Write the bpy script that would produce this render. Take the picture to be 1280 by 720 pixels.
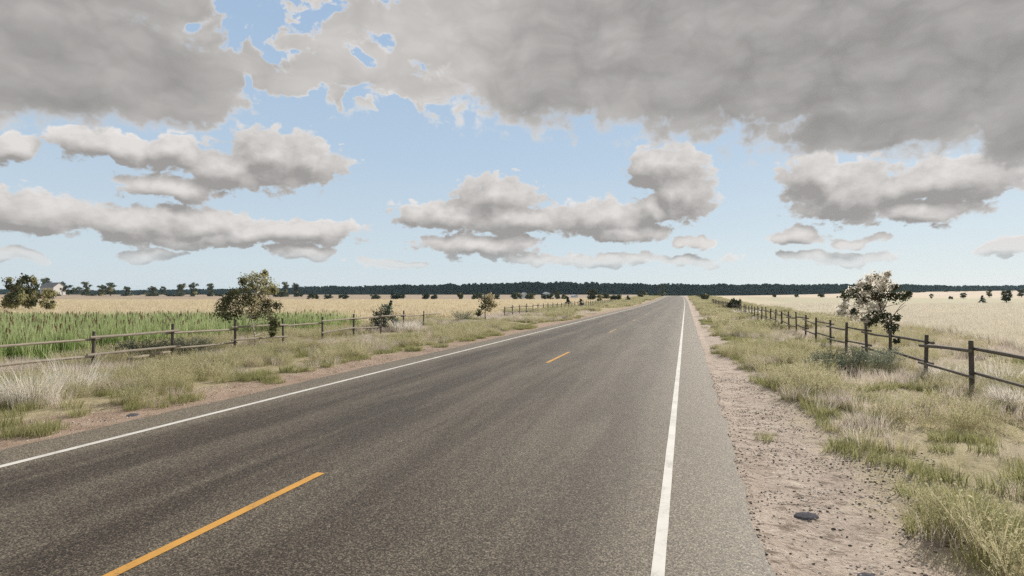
import bpy, math, random
import numpy as np
from mathutils import Vector, Matrix

for o in list(bpy.data.objects):
    bpy.data.objects.remove(o)
S = bpy.context.scene
COL = S.collection
R = math.radians
PI = math.pi

# ------------------------------------------------------------------ camera
CAM_H = 1.8
YAW = R(17.1)          # the camera looks left of the road's direction (+Y)
PITCH = R(0.73)
FPX = 706.0            # focal length in pixels of a 1280 px wide frame
cam_data = bpy.data.cameras.new('camera')
cam_data.sensor_width = 36.0
cam_data.lens = FPX / 1280.0 * 36.0
cam_data.clip_start = 0.05
cam_data.clip_end = 6000
cam = bpy.data.objects.new('camera', cam_data)
cam.location = (0, 0, CAM_H)
cam.rotation_euler = (R(90) + PITCH, 0, YAW)
COL.objects.link(cam)
S.camera = cam

# ------------------------------------------------------------------ light
SUN_AZ = R(24)         # right of the road
SUN_EL = R(28)
sun_data = bpy.data.lights.new('sun', 'SUN')
sun_data.energy = 4.2
sun_data.angle = R(0.6)
sun_data.color = (1.0, 0.94, 0.85)
sun = bpy.data.objects.new('sun', sun_data)
sd = Vector((math.sin(SUN_AZ) * math.cos(SUN_EL), math.cos(SUN_AZ) * math.cos(SUN_EL), math.sin(SUN_EL)))
sun.rotation_euler = sd.to_track_quat('Z', 'Y').to_euler()
sun.location = sd * 50
COL.objects.link(sun)

vs = S.view_settings
S.display_settings.display_device = 'sRGB'
vs.view_transform = 'Standard'
vs.look = 'None'
vs.exposure = 0.55
vs.gamma = 1.0
vs.use_curve_mapping = False
S.cycles.max_bounces = 6
S.cycles.diffuse_bounces = 3
S.cycles.glossy_bounces = 2
S.cycles.transmission_bounces = 4
S.cycles.volume_bounces = 0
S.cycles.transparent_max_bounces = 8
S.cycles.use_denoising = False


# ------------------------------------------------------------------ geometry of the view
cy, sy_ = math.cos(YAW), math.sin(YAW)
FWD = Vector((-sy_, cy, 0))
RGT = Vector((cy, sy_, 0))


def px_dir(px, py):
    v = Vector(((px - 640) / FPX, (360 - py) / FPX, -1.0))
    return cam.rotation_euler.to_matrix() @ v


def px_az_el(px, py):
    v = px_dir(px, py).normalized()
    return math.atan2(v.x, v.y), math.asin(v.z)


def px_world(px, py, d):
    """the point seen at a pixel, d metres along the camera's heading"""
    v = px_dir(px, py)
    return Vector((0, 0, CAM_H)) + v * (d / v.dot(FWD))


# ------------------------------------------------------------------ node helpers
class NT:
    def __init__(self, tree):
        self.t = tree

    def n(self, typ, **kw):
        nd = self.t.nodes.new(typ)
        for k, v in kw.items():
            setattr(nd, k, v)
        return nd

    def put(self, sock, v):
        if isinstance(v, bpy.types.NodeSocket):
            self.t.links.new(v, sock)
        elif v is not None:
            if hasattr(sock, 'default_value'):
                if sock.type == 'RGBA' and hasattr(v, '__len__') and len(v) == 3:
                    v = (*v, 1)
                sock.default_value = v

    def math(self, op, a, b=None, c=None, clamp=False):
        nd = self.n('ShaderNodeMath', operation=op, use_clamp=clamp)
        self.put(nd.inputs[0], a)
        if b is not None: self.put(nd.inputs[1], b)
        if c is not None: self.put(nd.inputs[2], c)
        return nd.outputs[0]

    def vmath(self, op, a, b=None, scale=None):
        nd = self.n('ShaderNodeVectorMath', operation=op)
        self.put(nd.inputs[0], a)
        if b is not None: self.put(nd.inputs[1], b)
        if scale is not None: self.put(nd.inputs['Scale'], scale)
        return nd.outputs['Value'] if op in ('LENGTH', 'DOT_PRODUCT', 'DISTANCE') else nd.outputs[0]

    def xyz(self, x=0.0, y=0.0, z=0.0):
        nd = self.n('ShaderNodeCombineXYZ')
        self.put(nd.inputs[0], x); self.put(nd.inputs[1], y); self.put(nd.inputs[2], z)
        return nd.outputs[0]

    def sep(self, v):
        nd = self.n('ShaderNodeSeparateXYZ')
        self.put(nd.inputs[0], v)
        return nd.outputs

    def noise(self, vec, scale, detail=3.0, rough=0.55, dist=0.0, dim='3D'):
        nd = self.n('ShaderNodeTexNoise', noise_dimensions=dim)
        self.put(nd.inputs['Vector'], vec)
        nd.inputs['Scale'].default_value = scale
        nd.inputs['Detail'].default_value = detail
        nd.inputs['Roughness'].default_value = rough
        nd.inputs['Distortion'].default_value = dist
        return nd.outputs[0]

    def vor(self, vec, scale, feature='F1', detail=0.0, smooth=None, dim='3D'):
        nd = self.n('ShaderNodeTexVoronoi', feature=feature, voronoi_dimensions=dim)
        self.put(nd.inputs['Vector'], vec)
        nd.inputs['Scale'].default_value = scale
        nd.inputs['Detail'].default_value = detail
        if smooth is not None and 'Smoothness' in nd.inputs:
            nd.inputs['Smoothness'].default_value = smooth
        return nd

    def mr(self, v, a, b, c=0.0, d=1.0, interp='SMOOTHSTEP'):
        nd = self.n('ShaderNodeMapRange', interpolation_type=interp)
        nd.clamp = True if interp == 'LINEAR' else nd.clamp
        self.put(nd.inputs[0], v)
        for i, x in enumerate((a, b, c, d)):
            self.put(nd.inputs[i + 1], x)
        return nd.outputs[0]

    def mix(self, f, a, b, blend='MIX'):
        nd = self.n('ShaderNodeMix', data_type='RGBA', blend_type=blend)
        self.put(nd.inputs[0], f); self.put(nd.inputs[6], a); self.put(nd.inputs[7], b)
        return nd.outputs[2]

    def ramp(self, f, stops):
        nd = self.n('ShaderNodeValToRGB')
        el = nd.color_ramp.elements
        while len(el) < len(stops):
            el.new(0.5)
        for e, (p, c) in zip(el, stops):
            e.position = p
            e.color = (*c, 1) if len(c) == 3 else c
        self.put(nd.inputs[0], f)
        return nd.outputs[0]


def s2l(r, g, b):
    f = lambda c: (c / 255 / 12.92) if c <= 10 else ((c / 255 + 0.055) / 1.055) ** 2.4
    return (f(r), f(g), f(b))


# ------------------------------------------------------------------ sky with clouds (direction space)
world = bpy.data.worlds.new('World')
S.world = world
world.use_nodes = True
wt = world.node_tree
wt.nodes.clear()
W = NT(wt)
SKY_STRENGTH = 0.10
EXPO = 2 ** vs.exposure

# pixel ellipses of the photograph's clouds turned into azimuth / elevation ellipses
CUMULUS = [  # px, py, rx, ry
    (352, 200, 84, 40), (290, 214, 55, 30), (215, 234, 78, 19), (140, 184, 80, 23), (215, 190, 52, 22),
    (12, 188, 40, 20), (40, 265, 95, 31), (165, 280, 85, 23), (250, 282, 80, 25), (378, 288, 86, 18), (310, 292, 85, 15),
    (250, 300, 80, 14), (385, 314, 50, 12),
    (560, 268, 70, 20), (622, 248, 55, 33), (650, 275, 90, 21), (752, 274, 72, 25), (600, 306, 75, 18), (780, 290, 60, 16),
    (828, 210, 52, 36), (850, 240, 42, 40), (815, 262, 24, 20), (865, 303, 26, 9),
    (1060, 240, 92, 38), (1170, 226, 128, 27), (1150, 264, 80, 19), (1022, 226, 44, 36),
    (1005, 295, 34, 13), (1068, 301, 36, 8), (1045, 323, 80, 9), (1262, 312, 45, 12),
    (190, 318, 40, 9), (15, 322, 60, 9), (760, 326, 70, 8), (490, 330, 50, 6), (675, 324, 45, 8), (865, 326, 50, 7),
]
BIG = [
    (60, 60, 300, 108), (210, 100, 150, 72), (-120, 40, 260, 150), (120, -60, 420, 120),
    (330, 75, 90, 68), (400, 85, 110, 70), (480, 60, 150, 95), (620, 40, 260, 132), (760, 30, 380, 160), (980, 20, 420, 188),
    (1220, 40, 330, 172), (1420, 60, 330, 180), (1120, 150, 190, 38), (440, 20, 80, 40),
]
HOLES = [(315, 12, 38, 26), (300, 42, 18, 16), (352, 58, 22, 9), (303, 108, 6, 16), (342, 132, 26, 14), (400, 15, 14, 10), (476, 52, 13, 12), (443, 68, 10, 6),
         (252, 30, 12, 8), (440, 128, 8, 12), (502, 120, 9, 8), (390, 120, 9, 8)]


def ell(px, py, rx, ry):
    a0, e0 = px_az_el(px - rx, py); a1, e1 = px_az_el(px + rx, py)
    _, eb = px_az_el(px, py + ry); _, et = px_az_el(px, py - ry)
    a, e = px_az_el(px, py)
    return a, e, abs(a1 - a0) / 2, abs(et - eb) / 2


def blob_group():
    g = bpy.data.node_groups.new('cloud_field', 'ShaderNodeTree')
    g.interface.new_socket('AE', in_out='INPUT', socket_type='NodeSocketVector')
    g.interface.new_socket('Plane', in_out='INPUT', socket_type='NodeSocketVector')
    for nm in ('Big', 'Small', 'BigBody', 'SmallBody'):
        g.interface.new_socket(nm, in_out='OUTPUT', socket_type='NodeSocketFloat')
    T = NT(g)
    gi = T.n('NodeGroupInput'); go = T.n('NodeGroupOutput')
    ae = gi.outputs[0]; plane = gi.outputs[1]

    def union(lst, src, k):
        acc = None
        for b in lst:
            a, e, ra, re = ell(*b)
            v = T.vmath('MULTIPLY_ADD', src, None)
            nd = v.node
            T.put(nd.inputs[1], (1 / ra, 1 / re, 0)); T.put(nd.inputs[2], (-a / ra, -e / re, 0))
            l = T.vmath('LENGTH', v)
            acc = l if acc is None else T.math('SMOOTH_MIN', acc, l, k)
        return T.math('SUBTRACT', 1.0, acc)

    # cumulus: warp the chart so that the outlines billow
    n1 = T.n('ShaderNodeTexNoise', noise_dimensions='2D'); T.put(n1.inputs['Vector'], ae)
    n1.inputs['Scale'].default_value = 16; n1.inputs['Detail'].default_value = 2
    wv = T.vmath('SUBTRACT', n1.outputs['Color'], (0.5, 0.5, 0.5))
    wv = T.vmath('MULTIPLY', wv, (0.07, 0.035, 0))
    aw = T.vmath('ADD', ae, wv)
    f = union(CUMULUS, aw, 0.2)
    T.put(go.inputs['SmallBody'], f)
    sq = T.vmath('MULTIPLY', ae, (1.0, 1.5, 1.0))
    n3 = T.n('ShaderNodeTexNoise', noise_dimensions='2D'); T.put(n3.inputs['Vector'], sq)
    n3.inputs['Scale'].default_value = 60; n3.inputs['Detail'].default_value = 2
    sqw = T.vmath('ADD', sq, T.vmath('MULTIPLY', T.vmath('SUBTRACT', n3.outputs['Color'], (0.5, 0.5, 0.5)), (0.02, 0.02, 0)))
    pv = T.vor(sqw, 38, 'SMOOTH_F1', 2.0, 0.5, '2D')
    puff = T.math('SUBTRACT', 0.45, pv.outputs['Distance'])
    fb = T.math('SUBTRACT', T.noise(sq, 34, 7, 0.6, 0.0, '2D'), 0.5)
    small = T.math('MULTIPLY_ADD', puff, 0.42, T.math('ADD', f, 0.17))
    small = T.math('MULTIPLY_ADD', fb, 0.55, small)
    T.put(go.inputs['Small'], small)
    # the large sheet overhead
    n2 = T.n('ShaderNodeTexNoise', noise_dimensions='2D'); T.put(n2.inputs['Vector'], ae)
    n2.inputs['Scale'].default_value = 9; n2.inputs['Detail'].default_value = 3
    wv2 = T.vmath('MULTIPLY', T.vmath('SUBTRACT', n2.outputs['Color'], (0.5, 0.5, 0.5)), (0.12, 0.045, 0))
    aw2 = T.vmath('ADD', ae, wv2)
    fB = union(BIG, aw2, 0.18)
    az, el, _ = T.sep(ae)
    hole = union(HOLES, aw2, 0.1)
    fB = T.math('SUBTRACT', fB, T.math('MULTIPLY', T.mr(T.math('MULTIPLY_ADD', T.math('SUBTRACT', T.noise(ae, 19, 5, 0.65, 0.0, '2D'), 0.5), 3.2, hole), -1.0, 0.9), 0.66))
    # above and round the back of the picture the sheet goes on, with openings
    over = T.math('MULTIPLY', T.math('SUBTRACT', el, 0.56), 2.2)
    over = T.math('ADD', over, T.math('MULTIPLY', T.math('SUBTRACT', T.noise(plane, 0.55, 3, 0.5, 0, '2D'), 0.47), 1.3))
    back = T.math('MULTIPLY', T.math('SUBTRACT', T.math('ABSOLUTE', T.math('ADD', az, YAW)), 1.15), 1.5)
    back = T.math('MINIMUM', back, 0.3)
    back = T.math('ADD', back, T.math('MULTIPLY', T.math('SUBTRACT', T.noise(plane, 0.45, 4, 0.55, 0, '2D'), 0.55), 1.6))
    back = T.math('MINIMUM', back, T.math('MULTIPLY', T.math('SUBTRACT', el, 0.10), 3.0))
    fB = T.math('SMOOTH_MAX', fB, T.math('MINIMUM', over, 0.8), 0.1)
    fB = T.math('MAXIMUM', fB, back)
    # the thin part of the sheet breaks into puffs
    thin = T.math('MULTIPLY', T.mr(az, R(-50), R(-38)), T.mr(az, R(-27), R(-17), 1.0, 0.0))
    crumb = T.math('SUBTRACT', T.noise(T.vmath('MULTIPLY', ae, (1, 1.5, 1)), 15, 5, 0.6, 0.3, '2D'), 0.56)
    fB = T.math('ADD', fB, T.math('MULTIPLY', thin, T.math('MINIMUM', T.math('MULTIPLY', crumb, 2.1), 0.05)))
    T.put(go.inputs['BigBody'], fB)
    n4 = T.n('ShaderNodeTexNoise', noise_dimensions='2D'); T.put(n4.inputs['Vector'], ae)
    n4.inputs['Scale'].default_value = 30; n4.inputs['Detail'].default_value = 2
    aw4 = T.vmath('ADD', T.vmath('MULTIPLY', ae, (1, 1.5, 1)), T.vmath('MULTIPLY', T.vmath('SUBTRACT', n4.outputs['Color'], (0.5, 0.5, 0.5)), (0.04, 0.04, 0)))
    pv2 = T.vor(aw4, 24, 'SMOOTH_F1', 2.0, 0.4, '2D')
    big = T.math('MULTIPLY_ADD', T.math('SUBTRACT', 0.42, pv2.outputs['Distance']), 0.22, fB)
    big = T.math('MULTIPLY_ADD', T.math('SUBTRACT', T.noise(ae, 22, 7, 0.62, 0.0, '2D'), 0.5), 0.42, big)
    T.put(go.inputs['Big'], big)
    return g


tc = W.n('ShaderNodeTexCoord')
dirv = tc.outputs['Generated']
dx, dy, dz = W.sep(dirv)
azn = W.math('ARCTAN2', dx, dy)
eln = W.math('ARCSINE', W.math('MINIMUM', W.math('MAXIMUM', dz, -1.0), 1.0))
zc = W.math('MAXIMUM', dz, 0.06)
plane = W.xyz(W.math('DIVIDE', dx, zc), W.math('DIVIDE', dy, zc), 0.0)
ae = W.xyz(azn, eln, 0.0)
FG = blob_group()


def field(vec):
    nd = W.n('ShaderNodeGroup'); nd.node_tree = FG
    W.put(nd.inputs[0], vec); W.put(nd.inputs[1], plane)
    return nd.outputs


def clampv(v, a, b):
    return W.math('MAXIMUM', W.math('MINIMUM', v, b), a)


f0 = field(ae)
big0, sm0, bb0, sb0 = f0[0], f0[1], f0[2], f0[3]
f1 = field(W.vmath('ADD', ae, (0.010, 0.020, 0)))
big1, sm1, bb1, sb1 = f1[0], f1[1], f1[2], f1[3]
# small clouds: bright crowns, grey flat undersides, fine relief
body = clampv(W.math('SUBTRACT', sb0, sb1), -0.5, 0.5)
rel = clampv(W.math('SUBTRACT', W.math('SUBTRACT', sm0, sm1), body), -0.4, 0.4)
sm_b = W.math('MULTIPLY_ADD', body, 0.40, 0.49)
sm_b = W.math('MULTIPLY_ADD', rel, 0.20, sm_b)
sm_b = W.math('ADD', sm_b, W.mr(sm0, 0.0, 0.34, 0.14, -0.015))
sm_b = clampv(sm_b, 0.345, 0.84)
# the sheet: grey belly seen from below, paler where it thins
pw = W.n('ShaderNodeTexNoise', noise_dimensions='2D'); W.put(pw.inputs['Vector'], ae)
pw.inputs['Scale'].default_value = 9; pw.inputs['Detail'].default_value = 3
plw = W.vmath('ADD', W.vmath('MULTIPLY', ae, (1.0, 1.9, 1.0)), W.vmath('MULTIPLY', W.vmath('SUBTRACT', pw.outputs['Color'], (0.5, 0.5, 0.5)), (0.10, 0.10, 0)))
cells = W.vor(plw, 10, 'SMOOTH_F1', 3.0, 0.22, '2D').outputs['Distance']
pn = W.noise(plw, 7, 5, 0.55, 0.0, '2D')
pn2 = W.noise(plane, 0.40, 2, 0.5, 0.0, '2D')
bg_b = W.mr(bb0, -0.10, 0.42, 0.63, 0.435)
bg_b = W.math('ADD', bg_b, W.mr(big0, 0.0, 0.22, 0.13, 0.0))
bg_b = W.math('MULTIPLY_ADD', W.math('SUBTRACT', cells, 0.4), -0.13, bg_b)
bg_b = W.math('MULTIPLY_ADD', W.math('SUBTRACT', pn, 0.5), 0.085, bg_b)
bg_b = W.math('MULTIPLY_ADD', W.math('SUBTRACT', pn2, 0.5), 0.10, bg_b)
# the part left of the road's direction is thinner and lets more light through
lit = W.math('MULTIPLY', W.mr(azn, R(-52), R(-34)), W.mr(azn, R(-24), R(-13), 1.0, 0.0))
bg_b = W.math('MULTIPLY_ADD', lit, 0.17, bg_b)
bg_b = clampv(bg_b, 0.31, 0.80)
sm_c = W.vmath('SCALE', (1.0, 0.96, 0.93), None, sm_b)
bg_c = W.vmath('SCALE', (1.0, 0.965, 0.935), None, bg_b)
sm_a = W.mr(sm0, -0.03, 0.20)
# distant small clouds pale towards the horizon
pale = W.mr(eln, 0.03, 0.085, 0.40, 1.0)
sm_a = W.math('MULTIPLY', sm_a, pale)
bg_a = W.mr(big0, -0.06, 0.20)

sky = W.n('ShaderNodeTexSky', sky_type='NISHITA')
sky.sun_disc = False
sky.sun_elevation = SUN_EL
sky.sun_rotation = SUN_AZ
sky.altitude = 300
sky.air_density = 1.0
sky.dust_density = 0.6
sky.ozone_density = 1.0
skyc = W.mix(1.0, sky.outputs[0], (0.80, 0.79, 0.76), 'MULTIPLY')
# clear air of an ordinary day: pale at the horizon, blue higher up
hs = 1 / (SKY_STRENGTH * EXPO)
grad = W.ramp(W.math('DIVIDE', W.math('MAXIMUM', eln, 0.0), 0.8),
              [(0.0, s2l(211, 222, 229)), (0.10, s2l(204, 219, 229)), (0.28, s2l(185, 206, 226)), (0.55, s2l(166, 192, 221)), (1.0, s2l(120, 160, 210))])
skyc = W.mix(0.92, skyc, W.vmath('SCALE', grad, None, hs))
k = 1 / (SKY_STRENGTH * EXPO)
skyc = W.mix(sm_a, skyc, W.vmath('SCALE', sm_c, None, k))
skyc = W.mix(bg_a, skyc, W.vmath('SCALE', bg_c, None, k))
bgn = W.n('ShaderNodeBackground')
W.put(bgn.inputs[0], skyc)
bgn.inputs[1].default_value = SKY_STRENGTH
wo = W.n('ShaderNodeOutputWorld')
wt.links.new(bgn.outputs[0], wo.inputs[0])
world.cycles.sampling_method = 'MANUAL'
world.cycles.sample_map_resolution = 512

# ------------------------------------------------------------------ numpy noise
rng = np.random.default_rng(11)
random.seed(5)


def _hash(ix, iy, seed):
    h = (ix.astype(np.int64) * 374761393 + iy.astype(np.int64) * 668265263 + seed * 974634777) & 0x7fffffff
    h = ((h ^ (h >> 13)) * 1274126177) & 0x7fffffff
    return ((h ^ (h >> 16)) & 0xffff) / 65535.0


def vnoise(x, y, seed=0):
    x = np.asarray(x, float); y = np.asarray(y, float)
    ix = np.floor(x); iy = np.floor(y)
    fx = x - ix; fy = y - iy
    fx = fx * fx * (3 - 2 * fx); fy = fy * fy * (3 - 2 * fy)
    a = _hash(ix, iy, seed); b = _hash(ix + 1, iy, seed)
    c = _hash(ix, iy + 1, seed); d = _hash(ix + 1, iy + 1, seed)
    return (a * (1 - fx) + b * fx) * (1 - fy) + (c * (1 - fx) + d * fx) * fy


def fbm(x, y, seed=0, octv=3):
    s = 0; a = 0.5; t = 0
    for i in range(octv):
        s = s + a * vnoise(np.asarray(x) * 2 ** i + 17.3 * i, np.asarray(y) * 2 ** i - 9.1 * i, seed + i)
        t += a; a *= 0.5
    return s / t


def sstep(a, b, x):
    t = np.clip((np.asarray(x, float) - a) / (b - a), 0, 1)
    return t * t * (3 - 2 * t)


# ------------------------------------------------------------------ the lie of the land
def road_shift(y):
    y = np.asarray(y, float)
    t = np.clip((y - 105) / 150, 0, 1.6)
    return -1.6 * t * t


def terrain(x, y, rough=True):
    x = np.asarray(x, float); y = np.asarray(y, float)
    z = 1.28 * sstep(80, 265, y) * sstep(-46, -14, x - road_shift(y))
    r = np.sqrt(x * x + y * y)
    z = z + 4.6 * sstep(180, 640, r) * sstep(20, 300, x)
    z = z + 2.3 * sstep(230, 560, r) * sstep(-14, -46, x - road_shift(y))
    if rough:
        xs = x - road_shift(y)
        off = np.maximum(np.maximum(xs - 0.52, -7.62 - xs), 0)
        k = sstep(0.0, 1.6, off)
        z = z + k * 0.16 * (fbm(x * 0.28, y * 0.28, 3) - 0.5) + k * 0.05 * (fbm(x * 1.3, y * 1.3, 7) - 0.5)
        z = z - 0.025 - 0.03 * sstep(0.0, 0.3, off) * (1 - k)
        near = sstep(0.52, 0.8, x) * sstep(14, 6, y) * sstep(5, 2, x)
        z = z + near * (0.05 * (fbm(x * 3.1, y * 3.1, 21) - 0.5) + 0.03 * np.clip(fbm(x * 8.5, y * 8.5, 27, 2) - 0.5, 0, 1))
    return z


def tz(x, y):
    return float(terrain(x, y))


def ground_at(px, py, dmax=900):
    """the place where the ground is first seen at a pixel"""
    v = px_dir(px, py); v = v / v.dot(FWD)
    d = 2.0
    p = None
    while d < dmax:
        p = Vector((0, 0, CAM_H)) + v * d
        if p.z <= float(terrain(p.x, p.y, False)):
            return p, d
        d *= 1.004
    return p, d


def at_depth(px, d):
    v = px_dir(px, 369); v = v / v.dot(FWD)
    p = v * d
    return Vector((p.x, p.y, tz(p.x, p.y)))


# ------------------------------------------------------------------ mesh helpers
def mesh_from(name, V, F, mats, midx=None, smooth=False):
    me = bpy.data.meshes.new(name)
    V = np.asarray(V, np.float32)
    if isinstance(F, np.ndarray):
        n, k = F.shape
        me.vertices.add(len(V)); me.vertices.foreach_set('co', V.ravel())
        me.loops.add(n * k); me.loops.foreach_set('vertex_index', F.astype(np.int32).ravel())
        me.polygons.add(n)
        me.polygons.foreach_set('loop_start', np.arange(0, n * k, k, dtype=np.int32))
        me.polygons.foreach_set('loop_total', np.full(n, k, np.int32))
    else:
        me.from_pydata([tuple(map(float, v)) for v in V], [], F)
    for m in (mats if isinstance(mats, (list, tuple)) else [mats]):
        me.materials.append(m)
    if midx is not None:
        me.polygons.foreach_set('material_index', np.asarray(midx, np.int32))
    if smooth:
        me.polygons.foreach_set('use_smooth', np.ones(len(me.polygons), bool))
    me.update(calc_edges=True)
    return me


def link(name, me, parent=None, loc=None):
    o = bpy.data.objects.new(name, me)
    COL.objects.link(o)
    if parent is not None: o.parent = parent
    if loc is not None: o.location = loc
    return o


def thing(name, label, cat, loc=(0, 0, 0), rz=0.0, group=None):
    o = bpy.data.objects.new(name, None)
    o.empty_display_size = 0.2
    COL.objects.link(o)
    o.location = loc; o.rotation_euler = (0, 0, rz)
    tag(o, label, cat, group)
    return o


def tag(o, label=None, cat=None, group=None, kind=None):
    if label: o['label'] = label
    if cat: o['category'] = cat
    if group: o['group'] = group
    if kind: o['kind'] = kind
    return o


class MB:
    def __init__(s): s.V = []; s.F = []; s.M = []

    def add(s, V, F, m=0):
        b = len(s.V)
        s.V += [tuple(v) for v in V]
        s.F += [tuple(i + b for i in f) for f in F]
        s.M += [m] * len(F)

    def box(s, lo, hi, m=0):
        x0, y0, z0 = lo; x1, y1, z1 = hi
        s.add([(x0, y0, z0), (x1, y0, z0), (x1, y1, z0), (x0, y1, z0), (x0, y0, z1), (x1, y0, z1), (x1, y1, z1), (x0, y1, z1)],
              [(0, 3, 2, 1), (4, 5, 6, 7), (0, 1, 5, 4), (1, 2, 6, 5), (2, 3, 7, 6), (3, 0, 4, 7)], m)

    def tube(s, pts, rad, n=8, m=0, cap=True, wob=0.0):
        pts = [Vector(p) for p in pts]
        rings = []
        V = []
        up0 = None
        for i, p in enumerate(pts):
            t = (pts[min(i + 1, len(pts) - 1)] - pts[max(i - 1, 0)])
            t = t.normalized() if t.length > 1e-9 else Vector((0, 0, 1))
            if up0 is None:
                up0 = t.orthogonal().normalized()
            u = (up0 - t * up0.dot(t))
            u = u.normalized() if u.length > 1e-6 else t.orthogonal().normalized()
            up0 = u
            w = t.cross(u)
            r = rad[i] if hasattr(rad, '__len__') else rad
            for k in range(n):
                a = 2 * PI * k / n
                rr = r * (1 + wob * (random.random() - 0.5))
                V.append(p + (u * math.cos(a) + w * math.sin(a)) * rr)
        F = []
        for i in range(len(pts) - 1):
            for k in range(n):
                a = i * n + k; b = i * n + (k + 1) % n
                F.append((a, b, b + n, a + n))
        if cap:
            F.append(tuple(range(n - 1, -1, -1)))
            F.append(tuple(range((len(pts) - 1) * n, len(pts) * n)))
        s.add(V, F, m)

    def mesh(s, name, mats, smooth=False):
        return mesh_from(name, s.V, s.F, mats, s.M, smooth)


# ------------------------------------------------------------------ materials
def mat(name):
    m = bpy.data.materials.new(name)
    m.use_nodes = True
    m.node_tree.nodes.clear()
    T = NT(m.node_tree)
    out = T.n('ShaderNodeOutputMaterial')
    return m, T, out


def principled(T, out, col, rough=0.8, spec=0.3, bump=None, bstr=0.3, bdist=0.02):
    p = T.n('ShaderNodeBsdfPrincipled')
    T.put(p.inputs['Base Color'], col); T.put(p.inputs['Roughness'], rough)
    T.put(p.inputs['Specular IOR Level'], spec)
    if bump is not None:
        b = T.n('ShaderNodeBump'); b.inputs['Strength'].default_value = bstr; b.inputs['Distance'].default_value = bdist
        T.put(b.inputs['Height'], bump); T.put(p.inputs['Normal'], b.outputs[0])
    T.t.links.new(p.outputs[0], out.inputs[0])
    return p


def pos(T):
    return T.n('ShaderNodeNewGeometry').outputs['Position']


def obco(T):
    return T.n('ShaderNodeTexCoord').outputs['Object']


def leaf_mat(name, stops, trans=0.35, rough=0.55, spec=0.25, facevar=True):
    """foliage: colour varies from plant to plant and from leaf to leaf; light passes through"""
    m, T, out = mat(name)
    oi = T.n('ShaderNodeObjectInfo').outputs['Random']
    if facevar:
        geo = T.n('ShaderNodeNewGeometry').outputs['Random Per Island']
        f = T.math('ADD', T.math('MULTIPLY', oi, 0.5), T.math('MULTIPLY', geo, 0.5))
    else:
        f = oi
    c = T.ramp(f, stops)
    p = T.n('ShaderNodeBsdfPrincipled')
    T.put(p.inputs['Base Color'], c); p.inputs['Roughness'].default_value = rough
    p.inputs['Specular IOR Level'].default_value = spec
    t = T.n('ShaderNodeBsdfTranslucent'); T.put(t.inputs[0], c)
    mx = T.n('ShaderNodeMixShader'); mx.inputs[0].default_value = trans
    T.t.links.new(p.outputs[0], mx.inputs[1]); T.t.links.new(t.outputs[0], mx.inputs[2])
    T.t.links.new(mx.outputs[0], out.inputs[0])
    return m


M = {}
M['weed'] = leaf_mat('weed_stems', [(0.1, (0.27, 0.265, 0.135)), (0.4, (0.42, 0.395, 0.215)), (0.65, (0.54, 0.49, 0.305)), (0.9, (0.66, 0.60, 0.42))], 0.45, 0.6, 0.1)
M['weedleaf'] = leaf_mat('weed_leaves', [(0.1, (0.29, 0.295, 0.16)), (0.45, (0.455, 0.43, 0.26)), (0.7, (0.55, 0.51, 0.35)), (0.95, (0.68, 0.605, 0.42))], 0.45, 0.6, 0.1)
M['dry'] = leaf_mat('dry_grass', [(0.1, (0.48, 0.42, 0.37)), (0.5, (0.62, 0.55, 0.485)), (0.9, (0.71, 0.64, 0.55))], 0.45, 0.6, 0.1)
M['pale'] = leaf_mat('bleached_grass', [(0.1, (0.66, 0.62, 0.54)), (0.5, (0.77, 0.73, 0.66)), (0.9, (0.84, 0.81, 0.74))], 0.45, 0.6, 0.1)
M['green'] = leaf_mat('short_green_grass', [(0.1, (0.21, 0.225, 0.095)), (0.5, (0.31, 0.31, 0.145)), (0.9, (0.44, 0.41, 0.215))], 0.45, 0.6, 0.1)
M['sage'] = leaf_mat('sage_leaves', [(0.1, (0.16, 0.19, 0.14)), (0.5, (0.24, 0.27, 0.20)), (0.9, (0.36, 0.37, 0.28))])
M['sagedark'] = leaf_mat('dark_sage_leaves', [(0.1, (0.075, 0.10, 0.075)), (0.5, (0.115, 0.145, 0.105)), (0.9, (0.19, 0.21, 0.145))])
M['wheat'] = leaf_mat('wheat_stalks', [(0.1, (0.60, 0.55, 0.45)), (0.5, (0.68, 0.63, 0.53)), (0.9, (0.75, 0.71, 0.60))], 0.4, 0.6, 0.1)
M['cattail'] = leaf_mat('cattail_blades', [(0.1, (0.26, 0.345, 0.135)), (0.5, (0.41, 0.475, 0.235)), (0.9, (0.58, 0.595, 0.36))], 0.45, 0.6, 0.1)
M['catlow'] = leaf_mat('cattail_lower_blades', [(0.1, (0.17, 0.29, 0.06)), (0.5, (0.25, 0.385, 0.095)), (0.9, (0.36, 0.46, 0.155))], 0.45, 0.6, 0.1)
M['strawfield'] = leaf_mat('straw_stalks', [(0.1, (0.58, 0.50, 0.35)), (0.5, (0.67, 0.585, 0.42)), (0.9, (0.74, 0.66, 0.50))], 0.4, 0.6, 0.1)
M['cathead'] = leaf_mat('cattail_heads', [(0.1, (0.12, 0.065, 0.035)), (0.9, (0.20, 0.11, 0.06))], 0.05)
M['shadedleaf'] = leaf_mat('shaded_tree_leaves', [(0.1, (0.050, 0.060, 0.032)), (0.5, (0.085, 0.096, 0.048)), (0.9, (0.17, 0.17, 0.085))], 0.3, 0.6, 0.1)  # dark leaf colour that paints the shaded parts of the near trees
M['olive'] = leaf_mat('olive_leaves', [(0.1, (0.19, 0.185, 0.085)), (0.5, (0.30, 0.285, 0.14)), (0.9, (0.43, 0.40, 0.22))], 0.45, 0.6, 0.1)  # paints the sunlit side of the left sapling; far trees mix it in
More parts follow.
